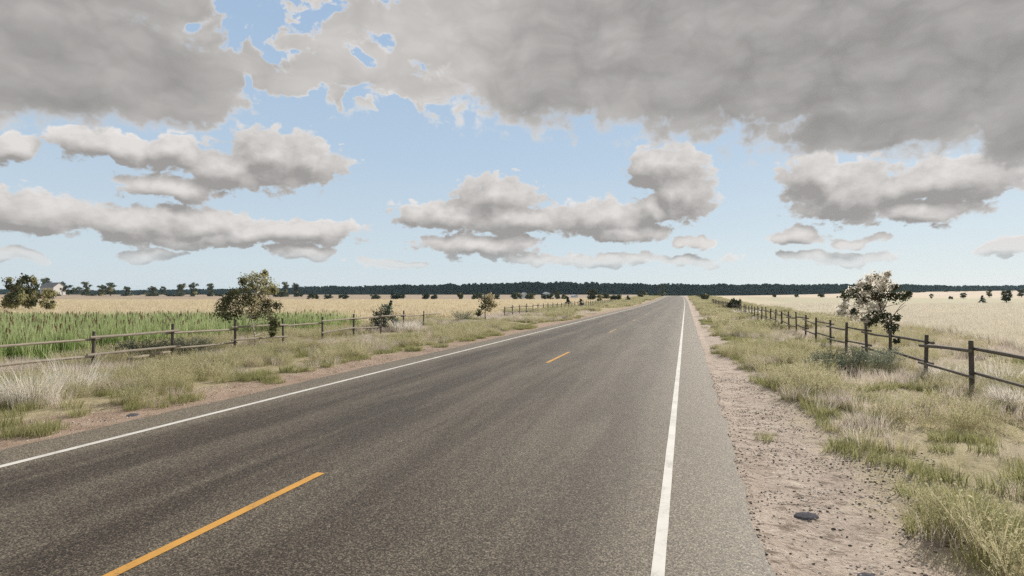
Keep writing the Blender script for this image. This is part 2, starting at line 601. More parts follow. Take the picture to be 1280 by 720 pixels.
M['sunlit'] = leaf_mat('sunlit_pale_leaves', [(0.1, (0.68, 0.63, 0.55)), (0.5, (0.79, 0.75, 0.67)), (0.9, (0.86, 0.83, 0.76))], 0.5, 0.6, 0.2)  # pale leaf colour standing in for sunlight on the right sapling
M['tan'] = leaf_mat('tan_leaves', [(0.1, (0.24, 0.20, 0.12)), (0.5, (0.36, 0.31, 0.19)), (0.9, (0.50, 0.44, 0.29))], 0.45, 0.6, 0.1)  # brown leaves; also the painted sunlit side of the small leaning tree
M['pine'] = leaf_mat('pine_needles', [(0.1, (0.014, 0.032, 0.028)), (0.5, (0.027, 0.054, 0.045)), (0.9, (0.058, 0.088, 0.068))], 0.15, 0.9, 0.0)
M['far'] = leaf_mat('far_tree_leaves', [(0.1, (0.048, 0.062, 0.038)), (0.5, (0.080, 0.096, 0.055)), (0.9, (0.14, 0.148, 0.082))], 0.25, 0.8, 0.0)

m, T, out = mat('bark')
nz = T.noise(T.vmath('MULTIPLY', obco(T), (30, 30, 6)), 1.0, 4)
principled(T, out, T.ramp(nz, [(0.3, (0.06, 0.045, 0.035)), (0.7, (0.15, 0.12, 0.09))]), 0.9, 0.1, nz, 0.5, 0.02)
M['bark'] = m
m, T, out = mat('pale_bark')
nz = T.noise(T.vmath('MULTIPLY', obco(T), (40, 40, 9)), 1.0, 4)
principled(T, out, T.ramp(nz, [(0.3, (0.38, 0.33, 0.26)), (0.7, (0.66, 0.60, 0.50))]), 0.85, 0.15, nz, 0.4, 0.01)
M['palebark'] = m

def wood(name, a, b):
    m, T, out = mat(name)
    co = obco(T)
    g = T.n('ShaderNodeNewGeometry').outputs['Random Per Island']
    oi = T.n('ShaderNodeObjectInfo').outputs['Random']
    nz = T.noise(T.vmath('MULTIPLY', co, (60, 60, 7)), 1.0, 5, 0.6)
    blot = T.noise(co, 4.0, 3)
    f = T.math('ADD', T.math('MULTIPLY', nz, 0.6), T.math('ADD', T.math('MULTIPLY', blot, 0.3), T.math('MULTIPLY', oi, 0.12)))
    principled(T, out, T.ramp(f, [(0.3, a), (0.75, b)]), 0.85, 0.2, nz, 0.6, 0.01)
    return m
M['post'] = wood('weathered_post_wood', (0.060, 0.051, 0.045), (0.165, 0.143, 0.122))
M['rail'] = wood('weathered_rail_wood', (0.19, 0.163, 0.132), (0.40, 0.345, 0.275))
M['darkrail'] = wood('dark_rail_wood', (0.10, 0.087, 0.074), (0.23, 0.198, 0.165))

# ground: dirt shoulder, verge, fields
m, T, out = mat('ground_soil')
P = pos(T)
x, y, z = T.sep(P)
big = T.noise(P, 0.35, 4, 0.6)
mid = T.noise(P, 2.3, 5, 0.62)
fine = T.noise(P, 26, 5, 0.65)
grit = T.noise(P, 95, 3, 0.6)
streak = T.noise(T.vmath('MULTIPLY', P, (9, 3.2, 1)), 1.0, 5, 0.62, 0.6)
dirt = T.ramp(T.math('ADD', T.math('MULTIPLY', mid, 0.45), T.math('MULTIPLY', fine, 0.55)),
              [(0.32, (0.20, 0.155, 0.122)), (0.43, (0.41, 0.338, 0.283)), (0.56, (0.54, 0.455, 0.388)), (0.72, (0.64, 0.56, 0.485))])
dirt = T.mix(T.mr(T.noise(T.vmath('MULTIPLY', P, (1, 1.6, 1)), 4.5, 6, 0.75), 0.51, 0.63, 0.0, 0.8), dirt, (0.16, 0.122, 0.095))
red = T.ramp(T.math('ADD', T.math('MULTIPLY', mid, 0.5), T.math('MULTIPLY', fine, 0.5)),
             [(0.32, (0.18, 0.128, 0.096)), (0.46, (0.33, 0.245, 0.187)), (0.60, (0.43, 0.335, 0.262)), (0.76, (0.52, 0.435, 0.355))])
dirt = T.mix(T.mr(x, -6, -5), red, dirt)
straw = T.ramp(T.math('ADD', T.math('MULTIPLY', streak, 0.6), T.math('MULTIPLY', fine, 0.4)),
               [(0.32, (0.19, 0.16, 0.095)), (0.48, (0.37, 0.32, 0.20)), (0.62, (0.49, 0.43, 0.28)), (0.8, (0.60, 0.54, 0.39))])
# verge where plants grow
off = T.math('MAXIMUM', T.math('SUBTRACT', x, 1.5), T.math('SUBTRACT', -8.7, x))
off = T.math('ADD', off, T.math('MULTIPLY', T.math('SUBTRACT', mid, 0.5), 1.6))
vg = T.mr(off, -0.25, 0.7)
col = T.mix(vg, dirt, straw)
# farmland colour further out
field_c = T.ramp(T.math('ADD', T.math('MULTIPLY', big, 0.5), T.math('MULTIPLY', mid, 0.5)),
                 [(0.3, (0.47, 0.40, 0.275)), (0.55, (0.58, 0.50, 0.36)), (0.75, (0.66, 0.58, 0.43))])
col = T.mix(T.mr(T.math('MAXIMUM', T.math('SUBTRACT', x, 9.5), T.math('SUBTRACT', -16.5, x)), -1.0, 1.5), col, field_c)
rr = T.vmath('LENGTH', P)
rn = T.math('ADD', rr, T.math('MULTIPLY', T.math('SUBTRACT', T.noise(P, 0.02, 3), 0.5), 70))
pinkish = T.ramp(T.noise(P, 0.05, 5, 0.6), [(0.3, (0.44, 0.36, 0.28)), (0.7, (0.60, 0.50, 0.385))])
leftm = T.mr(x, -20, -12, 1.0, 0.0)
col = T.mix(T.math('MULTIPLY', T.mr(rn, 215, 240), leftm), col, T.ramp(T.noise(P, 0.06, 5, 0.6), [(0.3, (0.30, 0.235, 0.175)), (0.7, (0.43, 0.35, 0.265))]))
rightm = T.mr(x, 10, 24)
band = T.math('MULTIPLY', T.mr(rn, 82, 115), T.mr(rn, 200, 260, 1.0, 0.0))
col = T.mix(T.math('MULTIPLY', T.math('MULTIPLY', band, rightm), 0.75), col, (0.36, 0.345, 0.235))
col = T.mix(T.math('MULTIPLY', T.mr(rn, 200, 270), rightm), col, pinkish)
gb = T.math('ADD', T.math('MULTIPLY', fine, 0.6), T.math('MULTIPLY', grit, 0.4))
principled(T, out, col, 0.95, 0.1, gb, 1.0, 0.035)
M['ground'] = m

# asphalt
m, T, out = mat('asphalt')
P = pos(T)
x, y, z = T.sep(P)
ag = T.vor(P, 105, 'F1').outputs['Color']
agr = T.sep(ag)[0]
sp = T.noise(P, 52, 5, 0.75)
patch = T.noise(T.vmath('MULTIPLY', P, (0.55, 0.22, 1)), 1.0, 5, 0.6)
streak = T.noise(T.vmath('MULTIPLY', P, (2.2, 0.16, 1)), 1.0, 6, 0.65, 0.4)
xr = T.math('ADD', x, T.math('MULTIPLY', T.math('SUBTRACT', patch, 0.5), 0.35))
def bell(c, w):
    return T.mr(T.math('ABSOLUTE', T.math('SUBTRACT', xr, c)), 0.0, w, 1.0, 0.0)
tracks = T.math('MAXIMUM', T.math('MAXIMUM', bell(-1.0, 0.8), bell(-2.65, 0.85)), T.math('MAXIMUM', bell(-4.4, 0.95), bell(-6.0, 0.95)))
inlane = T.mr(T.math('ABSOLUTE', T.math('ADD', xr, 3.5)), 2.7, 3.55, 1.0, 0.0)
lane = T.math('MULTIPLY', inlane, T.math('ADD', 0.68, T.math('MULTIPLY', tracks, 0.32)))
lane = T.math('MULTIPLY', lane, T.mr(streak, 0.30, 0.62, 0.45, 1.22, 'LINEAR'))
lane = T.math('ADD', lane, T.math('MULTIPLY', T.math('SUBTRACT', patch, 0.5), 1.1), clamp=True)
lane = T.math('MULTIPLY', lane, T.mr(x, -4.2, -0.4, 1.0, 0.66, 'LINEAR'))  # paler towards the right: the sun's sheen put into the asphalt colour
light = T.ramp(T.math('ADD', T.math('MULTIPLY', agr, 0.55), T.math('MULTIPLY', sp, 0.45)),
               [(0.22, (0.040, 0.032, 0.023)), (0.44, (0.122, 0.101, 0.074)), (0.62, (0.205, 0.174, 0.130)), (0.82, (0.40, 0.35, 0.275))])
dark = T.ramp(T.math('ADD', T.math('MULTIPLY', agr, 0.5), T.math('MULTIPLY', sp, 0.5)),
              [(0.25, (0.012, 0.0092, 0.0072)), (0.47, (0.036, 0.0270, 0.0196)), (0.64, (0.080, 0.0615, 0.0445)), (0.84, (0.25, 0.208, 0.158))])
col = T.mix(lane, light, dark)
hgt = T.math('ADD', T.math('MULTIPLY', agr, 0.6), T.math('MULTIPLY', sp, 0.6))
principled(T, out, col, 0.60, 0.26, hgt, 0.6, 0.008)
M['asphalt'] = m

def paint(name, c, worn):
    m, T, out = mat(name)
    P = pos(T)
    n1 = T.noise(P, 60, 5, 0.7); n2 = T.noise(P, 2.5, 4, 0.6)
    n3 = T.vor(T.vmath('MULTIPLY', P, (6, 5, 1)), 1.0, 'DISTANCE_TO_EDGE').outputs['Distance']
    cr = T.mr(n3, 0.0, 0.012, 1.0, 0.0)
    cr = T.math('MULTIPLY', cr, T.mr(n2, 0.45, 0.6))
    w = T.math('MAXIMUM', T.math('MULTIPLY', T.mr(T.math('ADD', n1, T.math('MULTIPLY', n2, 0.5)), 0.80, 1.00), 0.85), T.math('MULTIPLY', cr, 0.8))
    col = T.mix(T.mr(n2, 0.3, 0.7), c, tuple(v * 0.85 for v in c))
    col = T.mix(w, col, worn)
    principled(T, out, col, 0.6, 0.3, n1, 0.3, 0.003)
    return m
M['white'] = paint('white_road_paint', (0.67, 0.65, 0.61), (0.22, 0.20, 0.17))
M['faded'] = paint('faded_amber_road_paint', (0.42, 0.27, 0.11), (0.20, 0.15, 0.10))
M['orange'] = paint('amber_road_paint', (0.62, 0.325, 0.07), (0.18, 0.13, 0.08))

# ------------------------------------------------------------------ ground, road, markings
def axis(parts):
    a = []
    for lo, hi, st in parts:
        a += list(np.arange(lo, hi - 1e-6, st))
    a.append(parts[-1][1])
    return np.array(sorted(set(np.round(a, 4))))

gx = axis([(-3000, -400, 100), (-400, -100, 12), (-100, -20, 1.6), (-20, -7.7, 0.25), (-7.7, 0.5, 1.2), (0.5, 2.6, 0.06), (2.6, 8, 0.16), (8, 40, 0.8), (40, 120, 4), (120, 500, 14), (500, 3000, 100)])
gy = axis([(-60, 0, 4), (0, 1.6, 0.4), (1.6, 8, 0.07), (8, 14, 0.16), (14, 40, 0.4), (40, 130, 1.5), (130, 320, 5), (320, 900, 20), (900, 4000, 150)])
GX, GY = np.meshgrid(gx, gy)
ZZ = terrain(GX, GY)
V = np.stack([GX.ravel(), GY.ravel(), ZZ.ravel()], 1)
nx_, ny_ = len(gx), len(gy)
ii = (np.arange(ny_ - 1)[:, None] * nx_ + np.arange(nx_ - 1)[None, :]).ravel()
F = np.stack([ii, ii + 1, ii + nx_ + 1, ii + nx_], 1)
tag(link('ground', mesh_from('ground', V, F, M['ground'], smooth=True)), kind='structure')


def strip(name, x0, x1, ys, dz, mt, kind='structure', edge=0.0, seed=1):
    ys = np.asarray(ys, float)
    sh = road_shift(ys); zz = terrain(np.zeros_like(ys), ys, False) + dz
    nx = 12 if x1 - x0 > 1 else 1
    xs = np.linspace(x0, x1, nx + 1)
    V = []
    for j in range(len(ys)):
        for i, xv in enumerate(xs):
            e = 0
            if edge and i in (0, nx):
                e = edge * (fbm(ys[j] * 2.1, i * 3.7, seed, 4) - 0.5) * 2
            V.append((xv + sh[j] + e, ys[j], zz[j]))
    w = nx + 1
    F = [(j * w + i, j * w + i + 1, (j + 1) * w + i + 1, (j + 1) * w + i) for j in range(len(ys) - 1) for i in range(nx)]
    o = link(name, mesh_from(name, V, F, mt))
    tag(o, kind=kind)
    return o


ry = np.concatenate([np.arange(-30, 40, 0.2), np.arange(40, 130, 1.0), np.arange(130, 420, 4)])
strip('road', -7.62, 0.52, ry, 0.0, M['asphalt'], edge=0.085)
strip('edge_line', -0.222, -0.137, ry, 0.004, M['white'], edge=0.004, seed=4)
strip('edge_line', -6.93, -6.83, ry, 0.004, M['white'], edge=0.004, seed=6)
for kdash in range(-1, 20):
    y1 = 4.97 + 12.72 * kdash
    y0 = y1 - 3.05
    strip('centre_line', -3.58, -3.49, np.arange(y0, y1 + 0.01, 0.3), 0.004, M['orange'] if kdash < 2 else M['faded'], edge=0.003, seed=kdash + 9)

# ------------------------------------------------------------------ grass and other uncountable growth
PROTO = {}


def blades(n, h, spread, lean, width, seed, hvar=0.35, segs=3, up=0.0):
    r = np.random.default_rng(seed)
    V = []; F = []
    for i in range(n):
        a = r.uniform(0, 2 * PI); rad = spread * math.sqrt(r.uniform(0, 1))
        bx, by = rad * math.cos(a), rad * math.sin(a)
        la = a + r.normal(0, 0.7)
        ln = lean * (0.3 + r.uniform(0, 1)) * h
        hh = h * (1 - hvar * r.uniform(0, 1))
        wa = r.uniform(0, PI); wx, wy = math.cos(wa), math.sin(wa)
        b0 = len(V)
        for s in range(segs + 1):
            t = s / segs
            cx = bx + math.cos(la) * ln * t ** 2; cyv = by + math.sin(la) * ln * t ** 2
            cz = hh * (t - 0.18 * lean * t * t) - 0.02
            w = width * (1 - t ** 1.6 * 0.85) * 0.5
            if s == segs:
                V.append((cx, cyv, cz))
            else:
                V.append((cx - wx * w, cyv - wy * w, cz)); V.append((cx + wx * w, cyv + wy * w, cz))
        for s in range(segs):
            a0 = b0 + 2 * s
            if s == segs - 1:
                F.append((a0, a0 + 1, a0 + 2))
            else:
                F.append((a0, a0 + 1, a0 + 3, a0 + 2))
    return V, F


def leafy(n, h, spread, lean, seed, leaf=0.022, nl=9, stemw=0.004, low=0.25):
    """stems with many small leaves and seed heads (0 = stem, 1 = leaf)"""
    r = np.random.default_rng(seed)
    V = []; F = []; Mi = []
    for i in range(n):
        a = r.uniform(0, 2 * PI); rad = spread * math.sqrt(r.uniform(0, 1))
        bx, by = rad * math.cos(a), rad * math.sin(a)
        la = a + r.normal(0, 0.6); ln = lean * (0.3 + r.uniform(0, 1)) * h
        hh = h * (0.55 + 0.45 * r.uniform(0, 1))
        wa = r.uniform(0, PI); wx, wy = math.cos(wa) * stemw / 2, math.sin(wa) * stemw / 2
        def pt(t):
            return np.array((bx + math.cos(la) * ln * t ** 1.6, by + math.sin(la) * ln * t ** 1.6, hh * t - 0.02))
        b0 = len(V)
        for t in (0, 0.5, 1):
            p = pt(t); V.append((p[0] - wx, p[1] - wy, p[2])); V.append((p[0] + wx, p[1] + wy, p[2]))
        F += [(b0, b0 + 1, b0 + 3, b0 + 2), (b0 + 2, b0 + 3, b0 + 5, b0 + 4)]; Mi += [0, 0]
        for q in range(nl):
            t = low + (1 - low) * r.uniform(0, 1) ** 0.7
            p = pt(t)
            d = r.normal(0, 1, 3); d[2] = abs(d[2]) * 0.8 + 0.2; d /= np.linalg.norm(d)
            e = np.cross(d, r.normal(0, 1, 3)); e /= np.linalg.norm(e)
            L = leaf * r.uniform(0.7, 1.8); wd = leaf * r.uniform(0.16, 0.3)
            b1 = len(V)
            V += [tuple(p), tuple(p + d * L * 0.5 + e * wd), tuple(p + d * L), tuple(p + d * L * 0.5 - e * wd)]
            F.append((b1, b1 + 1, b1 + 2, b1 + 3)); Mi.append(1)
    return V, F, Mi


def proto_collection(key, objs):
    c = bpy.data.collections.new('kit_' + key)
    for i, me in enumerate(objs):
        o = bpy.data.objects.new(f'kit_{key}_{i}', me)
        c.objects.link(o)
    PROTO[key] = (c, len(objs))


def kit_blades(key, mt, specs):
    ms = []
    for i, sp in enumerate(specs):
        V, F = blades(*sp)
        ms.append(mesh_from(f'{key}_{i}', V, F, mt))
    proto_collection(key, ms)


def kit_leafy(key, mts, specs):
    ms = []
    for i, sp in enumerate(specs):
        V, F, Mi = leafy(*sp[0], **sp[1])
        ms.append(mesh_from(f'{key}_{i}', V, F, mts, Mi))
    proto_collection(key, ms)


def scatter(name, key, pts, scl, label, cat, seed=0, tilt=0.08, zscale=None, kind='stuff'):
    """one object: points that carry copies of the tufts in a kit"""
    r = np.random.default_rng(seed)
    n = len(pts)
    c, nv = PROTO[key]
    me = bpy.data.meshes.new(name)
    me.vertices.add(n)
    me.vertices.foreach_set('co', np.asarray(pts, np.float32).ravel())
    rot = np.stack([r.normal(0, tilt, n), r.normal(0, tilt, n), r.uniform(0, 2 * PI, n)], 1)
    sc = np.repeat(np.asarray(scl)[:, None], 3, 1)
    if zscale is not None: sc[:, 2] *= zscale
    a = me.attributes.new('rot', 'FLOAT_VECTOR', 'POINT'); a.data.foreach_set('vector', rot.astype(np.float32).ravel())
    a = me.attributes.new('scl', 'FLOAT_VECTOR', 'POINT'); a.data.foreach_set('vector', sc.astype(np.float32).ravel())
    a = me.attributes.new('pick', 'INT', 'POINT'); a.data.foreach_set('value', r.integers(0, nv, n).astype(np.int32))
    o = link(name, me)
    tag(o, label, cat, kind=kind)
    g = bpy.data.node_groups.new('scatter_' + name, 'GeometryNodeTree')
    g.interface.new_socket('Geometry', in_out='INPUT', socket_type='NodeSocketGeometry')
    g.interface.new_socket('Geometry', in_out='OUTPUT', socket_type='NodeSocketGeometry')
    N = g.nodes; L = g.links
    gi = N.new('NodeGroupInput'); go = N.new('NodeGroupOutput')
    ci = N.new('GeometryNodeCollectionInfo'); ci.inputs['Collection'].default_value = c
    ci.inputs['Separate Children'].default_value = True; ci.inputs['Reset Children'].default_value = True
    ip = N.new('GeometryNodeInstanceOnPoints'); ip.inputs['Pick Instance'].default_value = True
    def na(nm, dt):
        q = N.new('GeometryNodeInputNamedAttribute'); q.data_type = dt; q.inputs['Name'].default_value = nm
        return q.outputs['Attribute']
    er = N.new('FunctionNodeEulerToRotation')
    L.new(na('rot', 'FLOAT_VECTOR'), er.inputs[0]); L.new(er.outputs[0], ip.inputs['Rotation'])
    L.new(na('scl', 'FLOAT_VECTOR'), ip.inputs['Scale']); L.new(na('pick', 'INT'), ip.inputs['Instance Index'])
    L.new(gi.outputs[0], ip.inputs['Points']); L.new(ci.outputs[0], ip.inputs['Instance'])
    L.new(ip.outputs[0], go.inputs[0])
    md = o.modifiers.new('scatter', 'NODES'); md.node_group = g
    return o


kit_leafy('weed', [M['weed'], M['weedleaf']], [((46, 0.52, 0.17, 0.45, 100 + i), dict(leaf=0.024, nl=9)) for i in range(5)])
kit_leafy('weed_far', [M['weed'], M['weedleaf']], [((30, 0.52, 0.34, 0.4, 120 + i), dict(leaf=0.06, nl=8, stemw=0.012)) for i in range(4)])
kit_blades('dry', M['dry'], [(60, 0.34, 0.17, 0.4, 0.006, 200 + i) for i in range(4)])
kit_blades('green', M['green'], [(80, 0.22, 0.17, 0.35, 0.008, 220 + i) for i in range(4)])
kit_blades('wheat', M['wheat'], [(46, 0.55, 0.20, 0.22, 0.011, 240 + i) for i in range(4)])
kit_blades('wheat_far', M['wheat'], [(60, 0.55, 0.55, 0.25, 0.04, 260 + i, 0.4, 2) for i in range(4)])
kit_blades('straw_far', M['strawfield'], [(60, 0.52, 0.6, 0.25, 0.045, 280 + i, 0.4, 2) for i in range(4)])
ms = []
for i in range(4):
    r_ = np.random.default_rng(300 + i)
    mb = MB()
    V, F = blades(30, 1.0, 0.20, 0.16, 0.026, 300 + i, 0.35, 3)
    mb.add(V, F, 0)
    V, F = blades(34, 0.62, 0.22, 0.22, 0.026, 330 + i, 0.5, 2)
    mb.add(V, F, 2)
    if i < 2:
        a = r_.uniform(0, 6.28); xx, yy = 0.14 * math.cos(a), 0.14 * math.sin(a); hh = r_.uniform(0.66, 0.80)
        mb.tube([(xx, yy, 0.3), (xx, yy, hh)], 0.005, 4, 0, cap=False)
        mb.tube([(xx, yy, hh - 0.01), (xx, yy, hh), (xx + 0.01, yy, hh + 0.13), (xx + 0.01, yy, hh + 0.14)], [0.006, 0.015, 0.015, 0.004], 6, 1)
    ms.append(mb.mesh(f'cattail_{i}', [M['cattail'], M['cathead'], M['catlow']]))
proto_collection('cattail', ms)


def depth(x, y):
    return -x * sy_ + y * cy


def lateral(x, y):
    return x * cy + y * sy_


def in_view(x, y, margin=0.5):
    d = depth(x, y)
    return (d > 1.2) & (np.abs(lateral(x, y)) < d * (0.907 + margin) + 2.0)


def rand_pts(n, x0, x1, y0, y1, seed):
    r = np.random.default_rng(seed)
    return r.uniform(x0, x1, n), r.uniform(y0, y1, n), r


def pack(x, y, m):
    x, y = x[m], y[m]
    return np.stack([x, y, terrain(x, y)], 1)


BARE = []              # open soil in the verge: x, y, rx, ry
for (px_, py_, rx_, ry_) in ((1110, 498, 0.75, 0.7), (1190, 578, 0.75, 0.40), (1130, 600, 0.4, 0.3), (1268, 655, 0.3, 0.25), (990, 462, 0.8, 0.7), (960, 470, 0.4, 0.6),
                             (925, 425, 0.7, 2.0), (1020, 480, 0.3, 0.4), (330, 462, 0.7, 0.8), (560, 430, 0.6, 2.0), (690, 398, 0.8, 3.0), (255, 480, 0.6, 0.4), (1240, 560, 0.6, 0.25),
                             (60, 520, 0.3, 0.6), (440, 436, 0.8, 1.0), (1060, 520, 0.3, 0.3), (905, 408, 0.4, 3), (640, 415, 0.7, 2.5)):
    p_, _ = ground_at(px_, py_)
    BARE.append((p_.x, p_.y, rx_, ry_))


def bareness(x, y):
    b = np.zeros_like(x)
    for cx_, cy_, rx, ry_ in BARE:
        q = ((x - cx_) / rx) ** 2 + ((y - cy_) / ry_) ** 2
        b = np.maximum(b, 1 - sstep(0.6, 1.2, q))
    trk = 36.2 - 0.62 * (x + 13.4)
    t = sstep(2.6, 1.5, np.abs(y - trk)) * (x < -5)
    return np.maximum(b, t)


def verge_mask(x, y, seed):
    """0..1: how much grows here"""
    xs = x - road_shift(y)
    edge_r = 1.55 + 1.1 * (fbm(y * 0.45, x * 0.15, 31) - 0.5) * 2 * np.where(y < 30, 0.95, 1.1)
    edge_l = -8.75 - 1.2 * (fbm(y * 0.4, x * 0.1, 33) - 0.5) * 2
    s = np.where(x > -4, sstep(0, 0.35, xs - edge_r), sstep(0, 0.45, edge_l - xs))
    return s * (1 - bareness(x, y))


def road_clear(x, y):
    xs = x - road_shift(y)
    return (xs > 0.75) | (xs < -7.85)


# weeds near
for (nm, x0, x1, y0, y1, cnt, sd_) in (('right', 1.0, 12.5, 2.2, 34, 14000, 41), ('left', -19, -8.2, 3, 40, 16000, 42)):
    x, y, r = rand_pts(cnt, x0, x1, y0, y1, sd_)
    mask = verge_mask(x, y, 1)
    cl = fbm(x * 0.55, y * 0.55, 50, 3)
    fd_ = np.minimum(np.abs(x + 13.4), np.abs(x - 4.8))
    p = mask * sstep(0.43, 0.55, cl) * (0.4 + 0.6 * sstep(26, 8, y)) * (0.45 + 0.55 * sstep(0.3, 1.3, fd_))
    if nm == 'right': p = p * (1 - sstep(10.5, 12.5, x)) * (1 - 0.35 * sstep(5.2, 7, x))
    keep = (r.uniform(0, 1, cnt) < p * 0.72) & in_view(x, y) & road_clear(x, y)
    pts = pack(x, y, keep)
    sc = 0.42 + 0.50 * r.uniform(0, 1, len(pts)) ** 1.4 + 0.45 * (fbm(pts[:, 0] * 0.8, pts[:, 1] * 0.8, 57) - 0.45)
    sc *= 0.7 + 0.3 * sstep(0.3, 1.3, fd_[keep])
    scatter('verge_weeds', 'weed', pts, sc, 'olive green seeding weeds on the verge %s of the road' % nm, 'weeds', sd_)
# weeds farther along
for (nm, x0, x1, y0, y1, cnt, sd_) in (('right', 1.0, 11, 32, 240, 9000, 43), ('left', -18, -8, 36, 240, 12000, 44)):
    x, y, r = rand_pts(cnt, x0, x1, y0, y1, sd_)
    mask = verge_mask(x, y, 1)
    cl = fbm(x * 0.22, y * 0.22, 52, 3)
    p = mask * sstep(0.44, 0.54, cl) * 0.8
    keep = (r.uniform(0, 1, cnt) < p) & in_view(x, y) & road_clear(x, y)
    pts = pack(x, y, keep)
    sc = 0.5 + 0.6 * r.uniform(0, 1, len(pts))
    scatter('verge_weeds', 'weed_far', pts, sc, 'distant olive weed clumps on the verge %s of the road' % nm, 'weeds', sd_)
# dry pinkish grass
for (nm, x0, x1, y0, y1, cnt, sd_) in (('right', 1.2, 13, 2.5, 60, 15000, 45), ('left', -18, -8.4, 4, 60, 16000, 46)):
    x, y, r = rand_pts(cnt, x0, x1, y0, y1, sd_)
    mask = verge_mask(x, y, 1)
    cl = fbm(x * 0.5 + 40, y * 0.5, 60, 3)
    p = mask * (0.07 + sstep(0.51, 0.63, cl) * (0.6 if nm == 'right' else 1.0))
    keep = (r.uniform(0, 1, cnt) < p * 0.7) & in_view(x, y) & road_clear(x, y)
    pts = pack(x, y, keep)
    sc = 0.55 + 0.6 * r.uniform(0, 1, len(pts))
    scatter('dry_grass', 'dry', pts, sc, 'greyish pink dry grass among the weeds %s of the road' % nm, 'dry grass', sd_)
# short green grass, mostly at the edges of the mounds
for (nm, x0, x1, y0, y1, cnt, sd_) in (('right', 0.9, 9, 2.2, 45, 16000, 47), ('left', -16.5, -8.0, 3, 48, 16000, 48)):
    x, y, r = rand_pts(cnt, x0, x1, y0, y1, sd_)
    mask = verge_mask(x, y, 1)
    cl = fbm(x * 0.6 - 20, y * 0.6, 70, 3)
    p = np.clip(mask * (1 - mask) * 4, 0, 1) * 0.55 + mask * 0.45 * sstep(0.50, 0.62, cl)
    isl = sstep(0.66, 0.70, fbm(x * 1.3, y * 1.3, 95, 2)) * (((x > 0.95) & (x < 2.6)) | ((x < -8.1) & (x > -9.2)))
    p = np.maximum(p, isl * 0.9)
    keep = (r.uniform(0, 1, cnt) < p * 0.7) & in_view(x, y) & road_clear(x, y)
    pts = pack(x, y, keep)
    sc = 0.5 + 0.6 * r.uniform(0, 1, len(pts))
    scatter('short_grass', 'green', pts, sc, 'short green grass in patches %s of the road' % nm, 'grass', sd_)

# cattails
x, y, r = rand_pts(26000, -75, -16.8, 0, 48, 49)
dd = depth(x, y)
edge = -17.5 - 0.8 * (fbm(y * 0.5, x * 0, 71) - 0.5) * 2
keep = (x < edge) & (dd < 33 + 2 * (fbm(x * 0.2, y * 0.2, 72) - 0.5)) & in_view(x, y)
pts = pack(x, y, keep)
sc = 0.78 + 0.4 * r.uniform(0, 1, len(pts))
scatter('cattail_bed', 'cattail', pts, sc, 'dense green cattail bed with brown heads beyond the left fence', 'cattails', 3, 0.05)

# wheat
x, y, r = rand_pts(52000, 9.5, 80, -2, 60, 51)
dd = depth(x, y)
edge = 10.6 + 1.6 * (fbm(y * 0.25, x * 0, 73) - 0.5)
keep = (x > edge) & (r.uniform(0, 1, len(x)) < np.clip(1.3 - dd / 60, 0.25, 1)) & in_view(x, y, 0.4)
pts = pack(x, y, keep)
scatter('wheat_field', 'wheat', pts, 0.8 + 0.45 * r.uniform(0, 1, len(pts)), 'pale ripe grain field beyond the right fence', 'grain field', 5)
x, y, r = rand_pts(26000, 9.5, 130, 30, 135, 53)
dd = depth(x, y)
keep = (x > 11) & (dd > 30) & (dd < 95) & in_view(x, y, 0.4)
pts = pack(x, y, keep)
scatter('wheat_field', 'wheat_far', pts, 0.75 + 0.4 * r.uniform(0, 1, len(pts)), 'far part of the pale grain field beyond the right fence', 'grain field', 6)
x, y, r = rand_pts(95000, -300, -15.5, 5, 225, 54)
dd = depth(x, y)
keep = (x < -17 - 1.5 * (fbm(y * 0.2, x * 0, 75) - 0.5)) & (dd > 35) & (dd < 205) & in_view(x, y, 0.4) & (r.uniform(0, 1, len(x)) < np.clip(1.5 - dd / 90, 0.35, 1))
trk_ = np.abs(y - (36.2 - 0.62 * (x + 13.4)))
keep &= (trk_ > 2.5) | (x < -30)
pts = pack(x, y, keep)
scatter('wheat_field', 'straw_far', pts, 0.8 + 0.4 * r.uniform(0, 1, len(pts)), 'straw coloured grain field behind the green cattails', 'grain field', 7)

# gravel
def stone_mesh(name, mt, seed, flat=0.6):
    r = np.random.default_rng(seed)
    import bmesh
    bm = bmesh.new()
    bmesh.ops.create_icosphere(bm, subdivisions=2, radius=1.0)
    sx = r.uniform(0.8, 1.3); sy2 = r.uniform(0.7, 1.0)
    ax = [Vector(r.normal(0, 1, 3)).normalized() for _ in range(7)]
    for v in bm.verts:
        for a in ax:
            dd_ = v.co.dot(a)
            if dd_ > 0.72: v.co -= a * (dd_ - 0.72) * 0.85
        v.co = Vector((v.co.x * sx, v.co.y * sy2, v.co.z * flat))
    me = bpy.data.meshes.new(name); bm.to_mesh(me); bm.free()
    me.materials.append(mt)
    return me

